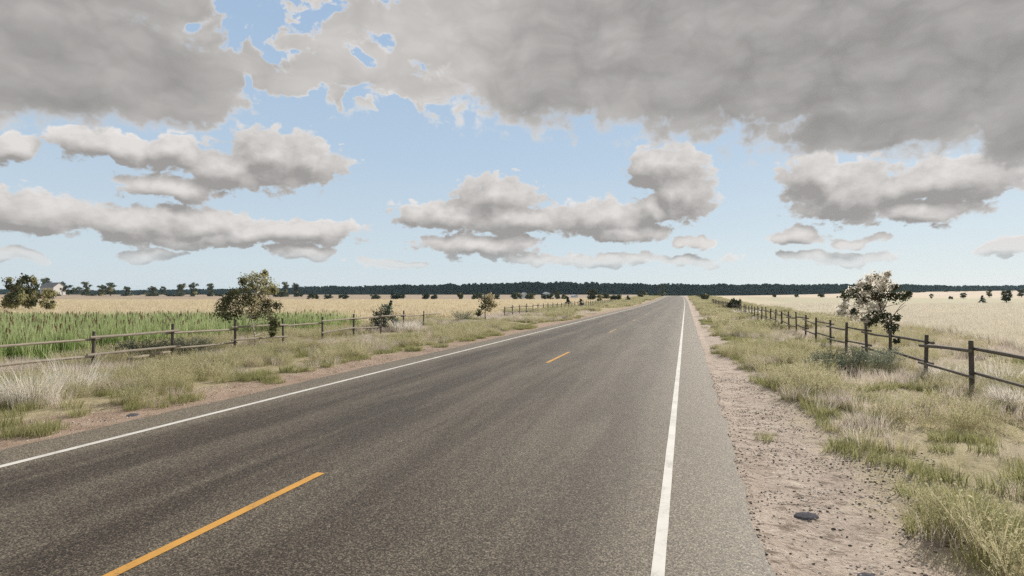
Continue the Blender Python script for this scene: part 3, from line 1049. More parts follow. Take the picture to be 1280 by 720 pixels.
def stone_mat(name, a, b):
    m, T, out = mat(name)
    n = T.noise(obco(T), 3.0, 5, 0.6)
    oi = T.n('ShaderNodeObjectInfo').outputs['Random']
    principled(T, out, T.ramp(T.math('ADD', T.math('MULTIPLY', n, 0.5), T.math('MULTIPLY', oi, 0.5)), [(0.25, a), (0.8, b)]), 0.8, 0.25, n, 0.3, 0.05)
    return m
M['stone_d'] = stone_mat('dark_stone', (0.07, 0.056, 0.046), (0.32, 0.26, 0.205))
M['stone_l'] = stone_mat('pale_stone', (0.40, 0.34, 0.28), (0.78, 0.74, 0.68))
proto_collection('gravel', [stone_mesh(f'pebble_{i}', M['stone_d'] if i % 2 else M['stone_l'], 400 + i, 0.45 + 0.05 * i) for i in range(6)])
for nm, x0, x1, y0, y1, cnt, sd_ in (('right', 0.5, 2.6, 2.0, 14, 9000, 81), ('left', -9.0, -7.55, 3, 24, 5000, 82)):
    x, y, r = rand_pts(cnt * 2, x0, x1, y0, y1, sd_)
    cl = fbm(x * 1.6, y * 1.6, 84, 3)
    e = (x - 0.52) if nm == 'right' else (-7.62 - x)
    p = np.clip(0.22 + sstep(0.42, 0.6, cl) + 1.0 * sstep(0.12, 0.0, np.abs(e)), 0, 1)
    keep = (r.uniform(0, 1, len(x)) < p) & (e > -0.06) & in_view(x, y)
    pts = pack(x, y, keep)
    sc = 0.003 + 0.013 * r.uniform(0, 1, len(pts)) ** 2.1
    pts[:, 2] += 0.001
    scatter('gravel', 'gravel', pts, sc, 'small dark and white pebbles on the dirt shoulder %s of the road' % nm, 'gravel', sd_, 0.3)

# ------------------------------------------------------------------ flat stones on the shoulders
def flat_stone(px, py, w, label, seed, rz):
    p, d = ground_at(px, py)
    r = np.random.default_rng(seed)
    n = 22
    mb = MB()
    prof = [(1.0, -0.03), (1.03, 0.004), (1.0, 0.011), (0.93, 0.014), (0.5, 0.015)]
    jit = 1 + 0.06 * (r.uniform(0, 1, n) - 0.5)
    V = []
    for (rr_, zz_) in prof:
        for k in range(n):
            a = 2 * PI * k / n
            V.append((0.5 * w * rr_ * jit[k] * math.cos(a), 0.36 * w * rr_ * jit[k] * math.sin(a), zz_))
    F = [(i * n + k, i * n + (k + 1) % n, (i + 1) * n + (k + 1) % n, (i + 1) * n + k) for i in range(len(prof) - 1) for k in range(n)]
    F.append(tuple((len(prof) - 1) * n + k for k in range(n)))
    mb.add(V, F)
    o = link('flat_stone', mb.mesh('flat_stone', [M['slate']], True), None, (p.x, p.y, tz(p.x, p.y) - 0.007))
    o.rotation_euler = (0.04, -0.03, rz)
    tag(o, label, 'stone', 'flat stones on the shoulders')

m, T, out = mat('slate')
n = T.noise(obco(T), 40, 5, 0.6)
principled(T, out, T.ramp(n, [(0.3, (0.06, 0.06, 0.068)), (0.7, (0.12, 0.12, 0.135))]), 0.95, 0.0, n, 0.3, 0.005)
M['slate'] = m
flat_stone(1008, 641, 0.19, 'flat dark grey stone lying in the open dirt right of the asphalt', 1, 0.3)
flat_stone(1084, 717, 0.16, 'flat dark stone cut by the bottom edge of the photo, nearest of the stones', 2, 1.1)
flat_stone(166, 516, 0.21, 'flat dark stone on the reddish dirt left of the road', 3, 2.0)

# ------------------------------------------------------------------ fences
def fence(name, label, x, ys, railmat, seed, skip=(), extend_first=0.3, extend_last=0.3, follow=True):
    r = random.Random(seed)
    y0 = ys[0]
    root = thing(name, label, 'fence', (x, y0, tz(x, y0)))
    base = Vector(root.location)
    P_ = []
    for yv in ys:
        sh = float(road_shift(yv)) if follow else 0
        jx = r.uniform(-0.035, 0.035)
        xx = x + sh + jx
        z0 = tz(xx, yv)
        h = 1.0 + r.uniform(-0.04, 0.05)
        tx, ty = r.uniform(-0.03, 0.03), r.uniform(-0.03, 0.03)
        mb = MB()
        rad = 0.038 + r.uniform(-0.004, 0.004)
        random.seed(seed * 1000 + len(P_))
        mb.tube([(0, 0, -0.25), (tx * 0.3, ty * 0.3, 0.3), (tx * 0.7, ty * 0.7, 0.7), (tx, ty, h - 0.01), (tx, ty, h)],
                [rad * 1.05, rad, rad * 0.98, rad * 0.96, rad * 0.85], 10, 0, True, 0.10)
        me = mb.mesh('post', [M['post']])
        o = link('post', me, root)
        o.location = Vector((xx, yv, z0)) - base
        P_.append((xx, yv, z0, tx, ty, rad))
    for lvl, hz_ in enumerate((0.79, 0.365)):
        for i in range(-1, len(P_)):
            if (i, lvl) in skip: continue
            if i == -1:
                if not extend_first: continue
                b = P_[0]; a = (b[0], b[1] - extend_first, b[2], 0, 0, b[5])
            elif i == len(P_) - 1:
                if not extend_last: continue
                a = P_[i]; b = (a[0], a[1] + extend_last, a[2], 0, 0, a[5])
            else:
                a, b = P_[i], P_[i + 1]
            side = 1 if i % 2 == 0 else -1
            rad = 0.031 + r.uniform(-0.004, 0.004)
            alt = 0.028 * side
            o0 = 0.13 + r.uniform(0, 0.09); o1 = 0.13 + r.uniform(0, 0.09)
            xa = a[0] + a[3] * hz_ + side * (a[5] + rad - 0.006); xb = b[0] + b[3] * hz_ + side * (b[5] + rad - 0.006)
            za = a[2] + hz_ + alt + r.uniform(-0.03, 0.03); zb = b[2] + hz_ + alt + r.uniform(-0.03, 0.03)
            if i == -1: o0 = 0
            if i == len(P_) - 1: o1 = 0; zb -= 0.02
            L = b[1] - a[1]
            pts = []
            bend = r.uniform(-0.018, 0.018)
            for t in np.linspace(-o0 / L, 1 + o1 / L, 6):
                tt = min(max(t, 0), 1)
                pts.append((xa + (xb - xa) * t + bend * 0.4 * math.sin(PI * tt), a[1] + L * t, za + (zb - za) * t + bend * math.sin(PI * tt)))
            random.seed(seed * 2000 + i * 2 + lvl)
            c = Vector(pts[0])
            mb = MB()
            rads = [rad * (0.92 + 0.16 * r.random()) for _ in pts]
            # built along local Z so that the grain runs along the rail
            d = (Vector(pts[-1]) - c)
            q = d.to_track_quat('Z', 'Y')
            loc = [q.inverted() @ (Vector(p) - c) for p in pts]
            mb.tube(loc, rads, 8, 0, True, 0.08)
            o = link('rail', mb.mesh('rail', [railmat]), root)
            o.location = c - base
            o.rotation_mode = 'QUATERNION'; o.rotation_quaternion = q
    return root


def ratio_y(px, X):
    """road distance at which a line X metres right of the camera crosses picture column px"""
    t = math.tan(math.atan((px - 640) / FPX) - YAW)
    return X / t

LX, RX = -13.62, 4.92
ly0 = ratio_y(116.5, LX)
lsp = (ratio_y(529, LX) - ly0) / 8
left_y = [ly0 + lsp * k for k in range(-4, 9)]
fence('rail_fence', 'two-rail wooden fence in front of the green cattails', LX, left_y, M['rail'], 3,
      skip=((7, 1), (12, 1), (6 + 4, 1)), extend_last=2.0)
ry0 = ratio_y(1213.5, RX)
rsp = (ry0 and (ratio_y(1007, RX) - ry0) / 7)
right_y = [ry0 + rsp * k for k in range(-3, 51)]
fence('rail_fence', 'dark two-rail wooden fence along the right verge beside the pale grain field', RX, right_y, M['darkrail'], 5)
fy0 = ratio_y(631, LX - 0.3)
fence('rail_fence', 'distant rail fence left of the road, past the farm track gap', LX - 0.3, [fy0 + 2.15 * k for k in range(0, 34)], M['darkrail'], 7, extend_first=0)
fence('rail_fence', 'farthest rail fence at the right roadside near the crest', RX, [right_y[-1] + 42 + 2.2 * k for k in range(0, 30)], M['darkrail'], 9)

# a rail fallen into the weeds by the left fence
a = Vector(px_world(160, 461, 14.6)); b = Vector(px_world(214, 449, 16.1))
for q in (a, b): q.z = tz(q.x, q.y) + 0.22
mb = MB(); d = b - a; q = d.to_track_quat('Z', 'Y')
mb.tube([(0, 0, 0), (0.01, 0.0, d.length * 0.4), (0, 0.015, d.length * 0.75), (0, 0, d.length)], [0.034, 0.036, 0.033, 0.03], 8, 0, True, 0.08)
o = link('fallen_rail', mb.mesh('fallen_rail', [M['rail']]), None, a)
o.rotation_mode = 'QUATERNION'; o.rotation_quaternion = q
tag(o, 'single loose rail lying in the weeds below the left fence', 'rail')

# ------------------------------------------------------------------ trees
def leaf_cloud(clumps, size, per, seed, squash=0.8, dens=1.0, blend=None, face=0.0):
    """leaf faces in clumps; clumps = [(x, y, z, r, material index)]"""
    r = np.random.default_rng(seed)
    Vs = []; Ms = []
    for (cx, cyv, cz, rad, mi) in clumps:
        n = max(4, int(per * dens))
        d = r.normal(0, 1, (n, 3)); d /= np.linalg.norm(d, axis=1)[:, None]
        rr = rad * r.uniform(0.15, 1.0, n) ** 0.6 * (1 + 0.25 * r.normal(0, 1, n))
        c = np.array((cx, cyv, cz)) + d * rr[:, None] * np.array((1, 1, squash))
        u = r.normal(0, 1, (n, 3)); u /= np.linalg.norm(u, axis=1)[:, None]
        nn = r.normal(0, 1, (n, 3)) + face * np.array((sd.x, sd.y, sd.z))
        if face:
            u = np.cross(nn, u); u /= np.linalg.norm(u, axis=1)[:, None]
        w = np.cross(u, nn); w /= np.linalg.norm(w, axis=1)[:, None]
        L = size * r.uniform(0.6, 1.4, n)[:, None]
        v = np.stack([c - u * L * 0.5, c + w * L * 0.32, c + u * L * 0.5, c - w * L * 0.32], 1)
        Vs.append(v.reshape(-1, 3))
        mm_ = np.full(n, mi)
        if blend is not None: mm_ = np.where(r.uniform(0, 1, n) < blend, np.array([c_[4] for c_ in clumps])[r.integers(0, len(clumps), n)], mm_)
        Ms += [int(q_) for q_ in mm_]
    V = np.concatenate(Vs)
    F = np.arange(len(V)).reshape(-1, 4)
    return V, F, Ms


def branch_path(a, b, sag, r, n=4):
    a = Vector(a); b = Vector(b)
    pts = []
    side = Vector((r.uniform(-1, 1), r.uniform(-1, 1), r.uniform(-0.3, 1))) * (b - a).length * sag
    for i in range(n + 1):
        t = i / n
        pts.append(a.lerp(b, t) + side * math.sin(PI * t) + Vector((r.uniform(-1, 1), r.uniform(-1, 1), r.uniform(-1, 1))) * 0.02 * (b - a).length)
    return pts


def shaped_tree(name, label, cat, d, base_px, trunk_px, clumps_px, leafmats, barkmat, size, per, seed, twigs=(), rad0=0.035, depth_r=0.8, group=None):
    """a tree whose trunk and leaf clumps stand where the photograph shows them, each clump at its own depth"""
    r = random.Random(seed)
    b = px_world(*base_px, d)
    b.z = tz(b.x, b.y)
    root = thing(name, label, cat, b, 0, group)
    def w(px, py, dd=0.0):
        return px_world(px, py, d + dd) - b
    tr = [Vector((0, 0, -0.1))] + [w(p[0], p[1], r.uniform(-0.08, 0.08)) for p in trunk_px]
    mb = MB()
    n = len(tr)
    mb.tube(tr, [rad0 * (1 - 0.75 * i / (n - 1)) for i in range(n)], 8, 0, True, 0.1)
    cl = []
    for (px, py, rp, mi) in clumps_px:
        rad = rp * 1.32 * d / FPX
        dep = r.uniform(-depth_r, depth_r)
        c = w(px, py, dep)
        cl.append((c.x, c.y, c.z, rad, mi))
        # a limb reaches from the trunk into the clump
        cand = [t for t in tr[1:] if t.z <= c.z + 0.25] or tr[1:2]
        s = min(cand, key=lambda t: (t - c).length)
        pts = branch_path(s, c, 0.12, r)
        mb.tube(pts, [0.012 * (1 - 0.7 * i / (len(pts) - 1)) for i in range(len(pts))], 5, 0, False)
        for _ in range(3):
            e = c + Vector((r.uniform(-1, 1), r.uniform(-1, 1), r.uniform(-0.6, 1))) * rad
            mb.tube([c, e], [0.005, 0.002], 4, 0, False)
    for tw in twigs:
        pts = [w(p[0], p[1], r.uniform(-0.1, 0.1)) for p in tw]
        mb.tube(pts, [0.011 * (1 - 0.6 * i / (len(pts) - 1)) for i in range(len(pts))], 5, 0, False)
    link('trunk', mb.mesh('trunk', [barkmat], True), root)
    V, F, Ms = leaf_cloud(cl, size, per, seed, 0.9, 1.0, 0.22, 1.6)
    link('crown', mesh_from('crown', V, F, leafmats, Ms), root)
    return root


def zz(lst, ox, oy, s, mi):
    return [(ox + a / s, oy + b_ / s, r_ / s, mi) for (a, b_, r_) in lst]

# sapling in the left fence; olive and dark leaves paint its sunlit and shaded sides
s = 6.547
olv_lit = zz([(395, 130, 50), (450, 110, 45), (530, 80, 26), (520, 140, 50), (580, 190, 46), (480, 190, 50), (430, 180, 40), (600, 215, 30), (540, 215, 40)], 250, 330, s, 1)
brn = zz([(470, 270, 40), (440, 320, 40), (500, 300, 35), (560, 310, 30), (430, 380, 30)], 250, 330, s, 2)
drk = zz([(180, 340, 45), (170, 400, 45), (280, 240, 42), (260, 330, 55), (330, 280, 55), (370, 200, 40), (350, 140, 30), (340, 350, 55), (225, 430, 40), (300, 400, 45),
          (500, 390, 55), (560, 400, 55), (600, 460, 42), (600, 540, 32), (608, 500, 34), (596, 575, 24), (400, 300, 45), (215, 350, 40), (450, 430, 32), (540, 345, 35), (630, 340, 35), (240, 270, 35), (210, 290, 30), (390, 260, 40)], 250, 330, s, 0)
shaped_tree('sapling', 'sapling with shaded dark and sunlit olive leaf colours and whitish trunk growing in the left fence', 'tree', 18.7, (319, 437),
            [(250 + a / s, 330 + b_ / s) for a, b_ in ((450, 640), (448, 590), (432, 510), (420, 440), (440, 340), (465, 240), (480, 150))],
            olv_lit + brn + drk, [M['shadedleaf'], M['olive'], M['tan']], M['palebark'], 0.070, 215, 5,
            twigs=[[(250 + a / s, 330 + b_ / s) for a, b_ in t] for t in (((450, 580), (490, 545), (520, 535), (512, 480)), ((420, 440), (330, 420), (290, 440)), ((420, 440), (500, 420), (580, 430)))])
# sapling behind the right fence; pale and dark leaves paint in sun and shade
s = 6.545
crm_lit = zz([(300, 130, 48), (370, 115, 50), (420, 140, 38), (455, 80, 22), (230, 170, 26), (340, 190, 50), (310, 290, 55), (230, 330, 45), (90, 350, 38), (80, 395, 30),
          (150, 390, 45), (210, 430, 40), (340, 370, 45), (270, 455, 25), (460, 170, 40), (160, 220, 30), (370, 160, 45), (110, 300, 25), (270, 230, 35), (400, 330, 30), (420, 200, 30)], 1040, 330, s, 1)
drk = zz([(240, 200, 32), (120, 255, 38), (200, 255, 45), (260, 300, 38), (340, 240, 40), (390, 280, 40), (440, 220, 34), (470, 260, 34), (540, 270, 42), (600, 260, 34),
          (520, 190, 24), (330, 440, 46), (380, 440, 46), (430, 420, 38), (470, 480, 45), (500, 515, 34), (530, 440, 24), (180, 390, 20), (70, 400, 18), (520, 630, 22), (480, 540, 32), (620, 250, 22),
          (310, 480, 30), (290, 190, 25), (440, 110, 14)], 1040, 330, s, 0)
shaped_tree('sapling', 'sapling with sunlit cream and shaded dark leaf colours just behind the right fence', 'tree', 17.0, (1114, 443),
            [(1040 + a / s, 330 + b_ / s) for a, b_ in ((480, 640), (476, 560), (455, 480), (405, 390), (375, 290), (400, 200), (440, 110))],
            crm_lit + drk, [M['shadedleaf'], M['sunlit']], M['bark'], 0.072, 135, 8,
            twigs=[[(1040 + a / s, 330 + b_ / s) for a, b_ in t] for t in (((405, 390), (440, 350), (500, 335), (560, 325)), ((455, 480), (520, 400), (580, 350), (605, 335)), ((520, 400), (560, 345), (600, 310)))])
# small leaning tree by the farm track; sunlit right, shaded left painted by leaf colour
s = 5.82
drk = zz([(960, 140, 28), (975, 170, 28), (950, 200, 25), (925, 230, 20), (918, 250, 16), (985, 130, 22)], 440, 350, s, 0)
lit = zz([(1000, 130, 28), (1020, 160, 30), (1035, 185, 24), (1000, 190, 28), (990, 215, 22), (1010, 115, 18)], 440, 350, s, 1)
shaped_tree('small_tree', 'small leaning tree, painted shaded left and sunlit right, beside the farm track', 'tree', 38.5, (607, 402),
            [(440 + a / s, 350 + b_ / s) for a, b_ in ((970, 290), (968, 240), (975, 190), (985, 140))],
            drk + lit, [M['shadedleaf'], M['tan']], M['bark'], 0.12, 90, 12, rad0=0.05, depth_r=0.5)
# dark bush behind the left fence
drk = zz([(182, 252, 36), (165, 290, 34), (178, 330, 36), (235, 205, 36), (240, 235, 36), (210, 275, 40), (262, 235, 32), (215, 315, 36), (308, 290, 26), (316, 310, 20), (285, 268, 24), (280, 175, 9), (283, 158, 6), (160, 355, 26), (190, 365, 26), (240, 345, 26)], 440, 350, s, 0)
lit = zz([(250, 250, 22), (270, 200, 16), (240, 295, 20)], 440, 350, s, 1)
shaped_tree('dark_bush', 'dark two-humped bush with a spike on top behind the left fence', 'bush', 29.0, (478, 414),
            [(440 + a / s, 350 + b_ / s) for a, b_ in ((225, 340), (230, 280), (250, 230), (275, 180))],
            drk + lit, [M['sagedark'], M['sage']], M['bark'], 0.10, 110, 14, depth_r=0.35)

# trees of the middle distance and beyond: a few kinds, copied
def tree_proto(kind, seed):
    r = random.Random(seed)
    mb = MB(); cl = []
    mats = [M['far'], M['olive']]
    olive = 0.75 if kind == 'olive' else 0.15
    if kind in ('broad', 'olive'):           # about 1 tall, crown 0.8 wide
        mb.tube([(0, 0, -0.06), (0.01, 0, 0.15), (0.0, 0.01, 0.4), (0.02, 0, 0.8)], [0.035, 0.028, 0.02, 0.008], 7)
        for i in range(26):
            a = r.uniform(0, 2 * PI); z = r.uniform(0.20, 0.92)
            q = 0.36 * math.sin(PI * min(1, max(0.12, (z - 0.12) / 0.88))) ** 0.6 * r.uniform(0.45, 1.0)
            c = Vector((q * math.cos(a), q * math.sin(a), z))
            cl.append((c.x, c.y, c.z, r.uniform(0.10, 0.17), 1 if r.random() < olive else 0))
            mb.tube(branch_path((0, 0, max(0.15, z - 0.25)), c, 0.1, r, 3), [0.012, 0.009, 0.006, 0.004], 4, 0, False)
        size, per = 0.075, 75
    elif kind == 'tall':          # open lumpy head on a tall stem, brush below
        mb.tube([(0, 0, -0.05), (0.02, 0, 0.3), (0.0, 0.02, 0.6), (0.02, 0, 0.92)], [0.03, 0.024, 0.018, 0.008], 7)
        for i in range(24):
            z = r.choice([r.uniform(0.03, 0.25), r.uniform(0.03, 0.3), r.uniform(0.3, 0.65), r.uniform(0.6, 0.92), r.uniform(0.7, 0.92)])
            q = (0.19 if 0.3 < z < 0.62 else 0.27) * r.uniform(0.2, 1.0); a = r.uniform(0, 2 * PI)
            c = Vector((q * math.cos(a), q * math.sin(a), z))
            cl.append((c.x, c.y, c.z, r.uniform(0.09, 0.16), 1 if r.random() < 0.12 else 0))
            mb.tube(branch_path((0, 0, max(0.05, z - 0.12)), c, 0.1, r, 3), [0.01, 0.008, 0.005, 0.003], 4, 0, False)
        size, per = 0.07, 75
    elif kind == 'conifer':
        mb.tube([(0, 0, -0.05), (0, 0, 0.5), (0, 0, 0.97)], [0.03, 0.02, 0.004], 6)
        for i in range(30):
            z = 0.06 + 0.9 * (i / 30) + r.uniform(-0.02, 0.02)
            q = 0.30 * (1 - z) ** 0.8 * r.uniform(0.4, 1.0); a = r.uniform(0, 2 * PI)
            cl.append((q * math.cos(a), q * math.sin(a), z, 0.045 + 0.07 * (1 - z), 0))
            mb.tube([(0, 0, z), (q * math.cos(a), q * math.sin(a), z)], [0.008, 0.003], 4, 0, False)
        mats = [M['pine'], M['far']]
        size, per = 0.06, 55
    else:                         # bush: wide and low (height 1, width 1.5)
        mb.tube([(0, 0, -0.06), (0.02, 0, 0.2), (0, 0.02, 0.55)], [0.05, 0.04, 0.015], 6)
        for i in range(26):
            a = r.uniform(0, 2 * PI); q = 0.62 * math.sqrt(r.random())
            z = r.uniform(0.08, 0.85) * (1 - 0.40 * q)
            cl.append((q * math.cos(a), q * math.sin(a), z, r.uniform(0.16, 0.25), 1 if r.random() < 0.12 else 0))
            mb.tube([(0, 0, 0.1), (q * math.cos(a), q * math.sin(a), z)], [0.015, 0.005], 4, 0, False)
        size, per = 0.13, 70
    V, F, Ms = leaf_cloud(cl, size, per, seed + 1)
    tmesh = mb.mesh('trunk', [M['bark']])
    cmesh = mesh_from('crown', V, F, mats, Ms)
    return tmesh, cmesh

KINDS = {}
for kd in ('broad', 'olive', 'tall', 'conifer', 'bush'):
    KINDS[kd] = [tree_proto(kd, 700 + 31 * i + len(kd)) for i in range(3)]
NAME = {'olive': 'broadleaf_tree', 'broad': 'broadleaf_tree', 'tall': 'tall_tree', 'conifer': 'conifer', 'bush': 'bush'}
CATS = {'olive': 'tree', 'broad': 'tree', 'tall': 'tree', 'conifer': 'tree', 'bush': 'bush'}
cnt_ = [0]

def put_tree(kind, px, top, w, d, label, group=None, base=None):
    """kind, picture column, top row, width in pixels, distance"""
    if d is None:
        p, d = ground_at(px, base)
    p = at_depth(px, d)
    h = px_world(px, top, d).z - p.z
    wid = w * d / FPX
    if kind == 'bush' and d > 120: h *= 1.18; wid *= 1.1
    i = cnt_[0] % 3; cnt_[0] += 1
    tm, cm = KINDS[kind][i]
    root = thing(NAME[kind], label, CATS[kind], p, (cnt_[0] * 2.4) % 6.28, group)
    base_w = {'olive': 0.86, 'broad': 0.86, 'tall': 0.66, 'conifer': 0.62, 'bush': 1.5}[kind]
    root.scale = (wid / base_w, wid / base_w, h)
    link('trunk', tm, root); link('crown', cm, root)
    return root

GL = 'trees round the farmhouse and along the left field edge'
# near group left, beyond the cattails
put_tree('olive', 15, 346, 29, 58, 'dark broadleaf tree at the left edge of the photo behind the cattails', 'trees behind the cattails')
put_tree('olive', 36, 344, 25, 61, 'olive broadleaf tree with two round tops just left of the farmhouse', 'trees behind the cattails')
put_tree('olive', 58, 360, 24, 57, 'low round olive tree in front of the farmhouse roof', 'trees behind the cattails')
# round the house
put_tree('tall', 57, 347, 13, 400, 'tree rising above the left end of the farmhouse roof', GL)
put_tree('broad', 70, 354, 8, 415, 'small tree top showing above the middle of the farmhouse roof', GL)
put_tree('tall', 77, 351, 11, 405, 'tree top above the gable end of the farmhouse', GL)
put_tree('broad', 86, 356, 15, 360, 'rounded tree standing right beside the farmhouse gable', GL)
put_tree('bush', 72, 367, 7, 330, 'small dark bush in front of the farmhouse gable wall', GL)
put_tree('broad', 99, 358, 9, 480, 'bluish small tree between the farmhouse and a tall tree', GL)
put_tree('tall', 108, 352, 11, 350, 'first tall narrow tree right of the farmhouse', GL)
put_tree('bush', 116, 367, 8, 340, 'low bush at the foot of the first tall tree', GL)
put_tree('tall', 127, 355, 10, 350, 'thin tree touching the left side of a wide crowned tree', GL)
put_tree('broad', 138, 353, 17, 340, 'wide crowned tree, second tree mass right of the farmhouse', GL)
put_tree('tall', 160, 357, 10, 350, 'tree leaning right with bushes at its foot, near column 160', GL)
put_tree('bush', 155, 368, 8, 335, 'low bush left of the leaning tree', GL)
put_tree('bush', 171, 368, 8, 380, 'tiny bush just right of the leaning tree', GL)
put_tree('tall', 180, 362, 5, 470, 'short thin bluish tree left of a flat topped tree', GL)
put_tree('tall', 191, 357, 12, 345, 'flat topped tree alone midway along the left field edge', GL)
put_tree('bush', 188, 367, 10, 335, 'low bush at the foot of the flat topped tree', GL)
put_tree('broad', 204, 358, 9, 500, 'bluish farther tree right of the flat topped tree', GL)
put_tree('bush', 211, 368, 10, 340, 'low dark bush below the bluish farther tree', GL)
put_tree('bush', 221, 368, 9, 335, 'low dark bush under the gap crowned tree', GL)
put_tree('tall', 225, 353, 13, 345, 'tall tree with a gap in its crown, left of the tallest field edge tree', GL)
put_tree('tall', 242, 352, 12, 338, 'tallest dark tree of the left field edge', GL)
put_tree('tall', 263, 354, 10, 345, 'narrow tree last before the near sapling', GL)
put_tree('bush', 274, 367, 10, 350, 'low bush showing left of the near sapling', GL)
put_tree('bush', 350, 364, 17, 330, 'spreading dark bush just right of the near sapling', GL)
put_tree('tall', 357, 352, 9, 350, 'left one of two tall trees right of the near sapling', GL)
put_tree('tall', 370, 352, 9, 345, 'right one of two tall trees right of the near sapling', GL)
put_tree('bush', 377, 367, 5, 340, 'tiny bush at the foot of the right tall tree', GL)
GB = 'bushes along the far edge of the left grain field'
for (px, top, w, d, nm) in ((391, 366, 13, 250, 'dark bush at the far field edge, first after the two tall trees'),
                            (410, 368, 12, 260, 'pair-like low bush second along the far field edge'),
                            (430, 368, 13, 260, 'low ragged bush above the left end of the dark fence bush'),
                            (469, 368, 13, 255, 'low bush at the far field edge above the two-humped bush'),
                            (497, 367, 17, 245, 'wide dark bush right of the two-humped bush spike'),
                            (490, 363, 6, 250, 'narrow upright bush beside the wide dark bush'),
                            (532, 366, 9, 245, 'left half of a joined pair of dark bushes'),
                            (543, 368, 9, 245, 'right half of a joined pair of dark bushes'),
                            (575, 366, 8, 240, 'single conical bush alone at the far field edge'),
                            (597, 366, 14, 238, 'wide dark bush just left of the leaning tree'),
                            (621, 367, 9, 240, 'dark bush just right of the leaning tree'),
                            (645, 366, 14, 236, 'broad dark bush left of the small pale shed'),
                            (663, 366, 13, 230, 'broad dark bush right of the small pale shed'),
                            (680, 367, 7, 235, 'small round bush left one of a close pair'),
                            (688, 367, 9, 230, 'small round bush right one of a close pair'),
                            (697, 363, 7, 240, 'upright bush behind the far left fence'),
                            (706, 368, 9, 200, 'bush just behind a small conifer on the far left fence')):
    put_tree('bush' if w > 6.5 else 'conifer', px, top, w, d, nm, GB)
GF = 'trees along the far left roadside fence'
put_tree('conifer', 710, 371, 10, 88, 'left one of two little conifers in front of the far left fence', GF)
put_tree('conifer', 726, 373, 11, 86, 'right one of two little conifers in front of the far left fence', GF)
put_tree('broad', 740, 362, 17, 150, 'largest round tree over the far left fence', GF)
put_tree('olive', 750, 368, 10, 125, 'olive little tree right of the largest round tree', GF)
put_tree('bush', 757, 366, 10, 165, 'dark bush behind the olive little tree', GF)
put_tree('bush', 769, 368, 15, 140, 'wide dark bush along the fence past the olive tree', GF)
put_tree('conifer', 785, 369, 9, 135, 'dark upright shrub where the far left fence ends', GF)
put_tree('broad', 802, 363, 13, 190, 'rounded tree at the left roadside before the crest', GF)
put_tree('bush', 815, 368, 10, 230, 'low bush right of the rounded roadside tree', GF)
put_tree('bush', 824, 367.5, 11, 260, 'low bush at the left roadside on the crest', GF)
put_tree('tall', 828, 354, 11, 420, 'tall faint tree left of the road end', GF)
GR = 'bushes along the right fence'
put_tree('bush', 919, 370, 21, 64, 'round dark bush at the right fence', GR)
put_tree('bush', 880, 367, 11, 150, 'dark bush at the right roadside near the crest', GR)
put_tree('bush', 866, 368, 8, 235, 'small dark bush where the right edge of the road meets the crest', GR)
GT = 'scattered trees in the right far field'
for (k_, px, top, w, base, nm) in (('bush', 968, 367.5, 5, 371.5, 'tiny dark bush left of the grain field middle'),
                                   ('bush', 996, 367.5, 5, 371.5, 'tiny dark bush below the forest, left of the sunlit sapling'),
                                   ('bush', 1027, 366, 8, 371.5, 'low bush at the forest foot just left of the sunlit sapling'),
                                   ('broad', 1136, 364, 9, 373, 'dark tree touching the right side of the sunlit sapling'),
                                   ('broad', 1164.5, 367, 5, 373.5, 'tiny round tree on a thin stem right of the sunlit sapling'),
                                   ('bush', 1188.5, 370, 4.5, 374, 'smallest round bush in the right far field'),
                                   ('broad', 1204, 366, 8.5, 373, 'umbrella shaped small tree in the right far field'),
                                   ('conifer', 1228, 369, 10, 379.5, 'nearest dark conical tree in the right far field'),
                                   ('broad', 1237, 361, 7, 372, 'upright round tree behind the nearest conical tree'),
                                   ('broad', 1258, 363, 15, 378, 'largest tree in the right far field'),
                                   ('broad', 1277, 361.5, 11, 371.5, 'tree cut by the right edge of the photo')):
    put_tree(k_, px, top, w, None, nm, GT, base=base)
for (px, top, w, nm) in ((1139, 364, 7, 'dark scrub clump at the forest foot right of the sunlit sapling'), (1150, 363.5, 11, 'wide scrub clump at the forest foot above the tiny round tree'),
                         (1182, 362, 6, 'scrub clump at the forest foot above the smallest round bush'), (1197, 362.5, 6, 'scrub clump at the forest foot above the umbrella tree, left'),
                         (1208, 362, 6, 'scrub clump at the forest foot above the umbrella tree, right'), (1218, 362, 8, 'scrub clump at the forest foot left of the nearest conical tree')):
    put_tree('bush', px, top, w, 470, nm, 'scrub at the forest foot')

# ------------------------------------------------------------------ the forest
fm = []
for i in range(5):
    r = random.Random(900 + i)
    cl = []
    for q in range(30):
        z = 0.05 + 0.9 * q / 30
        rad = (0.24 * (1 - z) ** 0.6 + 0.02) if i < 3 else 0.24 * math.sin(PI * min(1, 0.15 + z * 0.85)) ** 0.5
        a = r.uniform(0, 2 * PI); u = rad * r.uniform(0.2, 1)
        cl.append((u * math.cos(a), u * math.sin(a), z, 0.06 + 0.05 * (1 - z), 0))
    V, F, Ms = leaf_cloud(cl, 0.10, 22, 910 + i)
    mb = MB(); mb.tube([(0, 0, -0.1), (0, 0, 0.5), (0, 0, 0.9)], [0.02, 0.015, 0.005], 5)
    b0 = len(V)
    Vt = np.concatenate([V, np.array(mb.V)])
    Ft = [tuple(f) for f in F] + [tuple(i_ + b0 for i_ in f) for f in mb.F]
    fm.append(mesh_from(f'forest_tree_{i}', Vt, Ft, [M['pine'], M['bark']], list(Ms) + [1] * len(mb.F)))
proto_collection('forest', fm)
FX = [-500, 0, 130, 300, 400, 450, 540, 620, 700, 780, 850, 1000, 1130, 1200, 1280, 1700]
FD = [1000, 1000, 1000, 900, 780, 700, 640, 600, 580, 580, 590, 600, 640, 700, 740, 800]
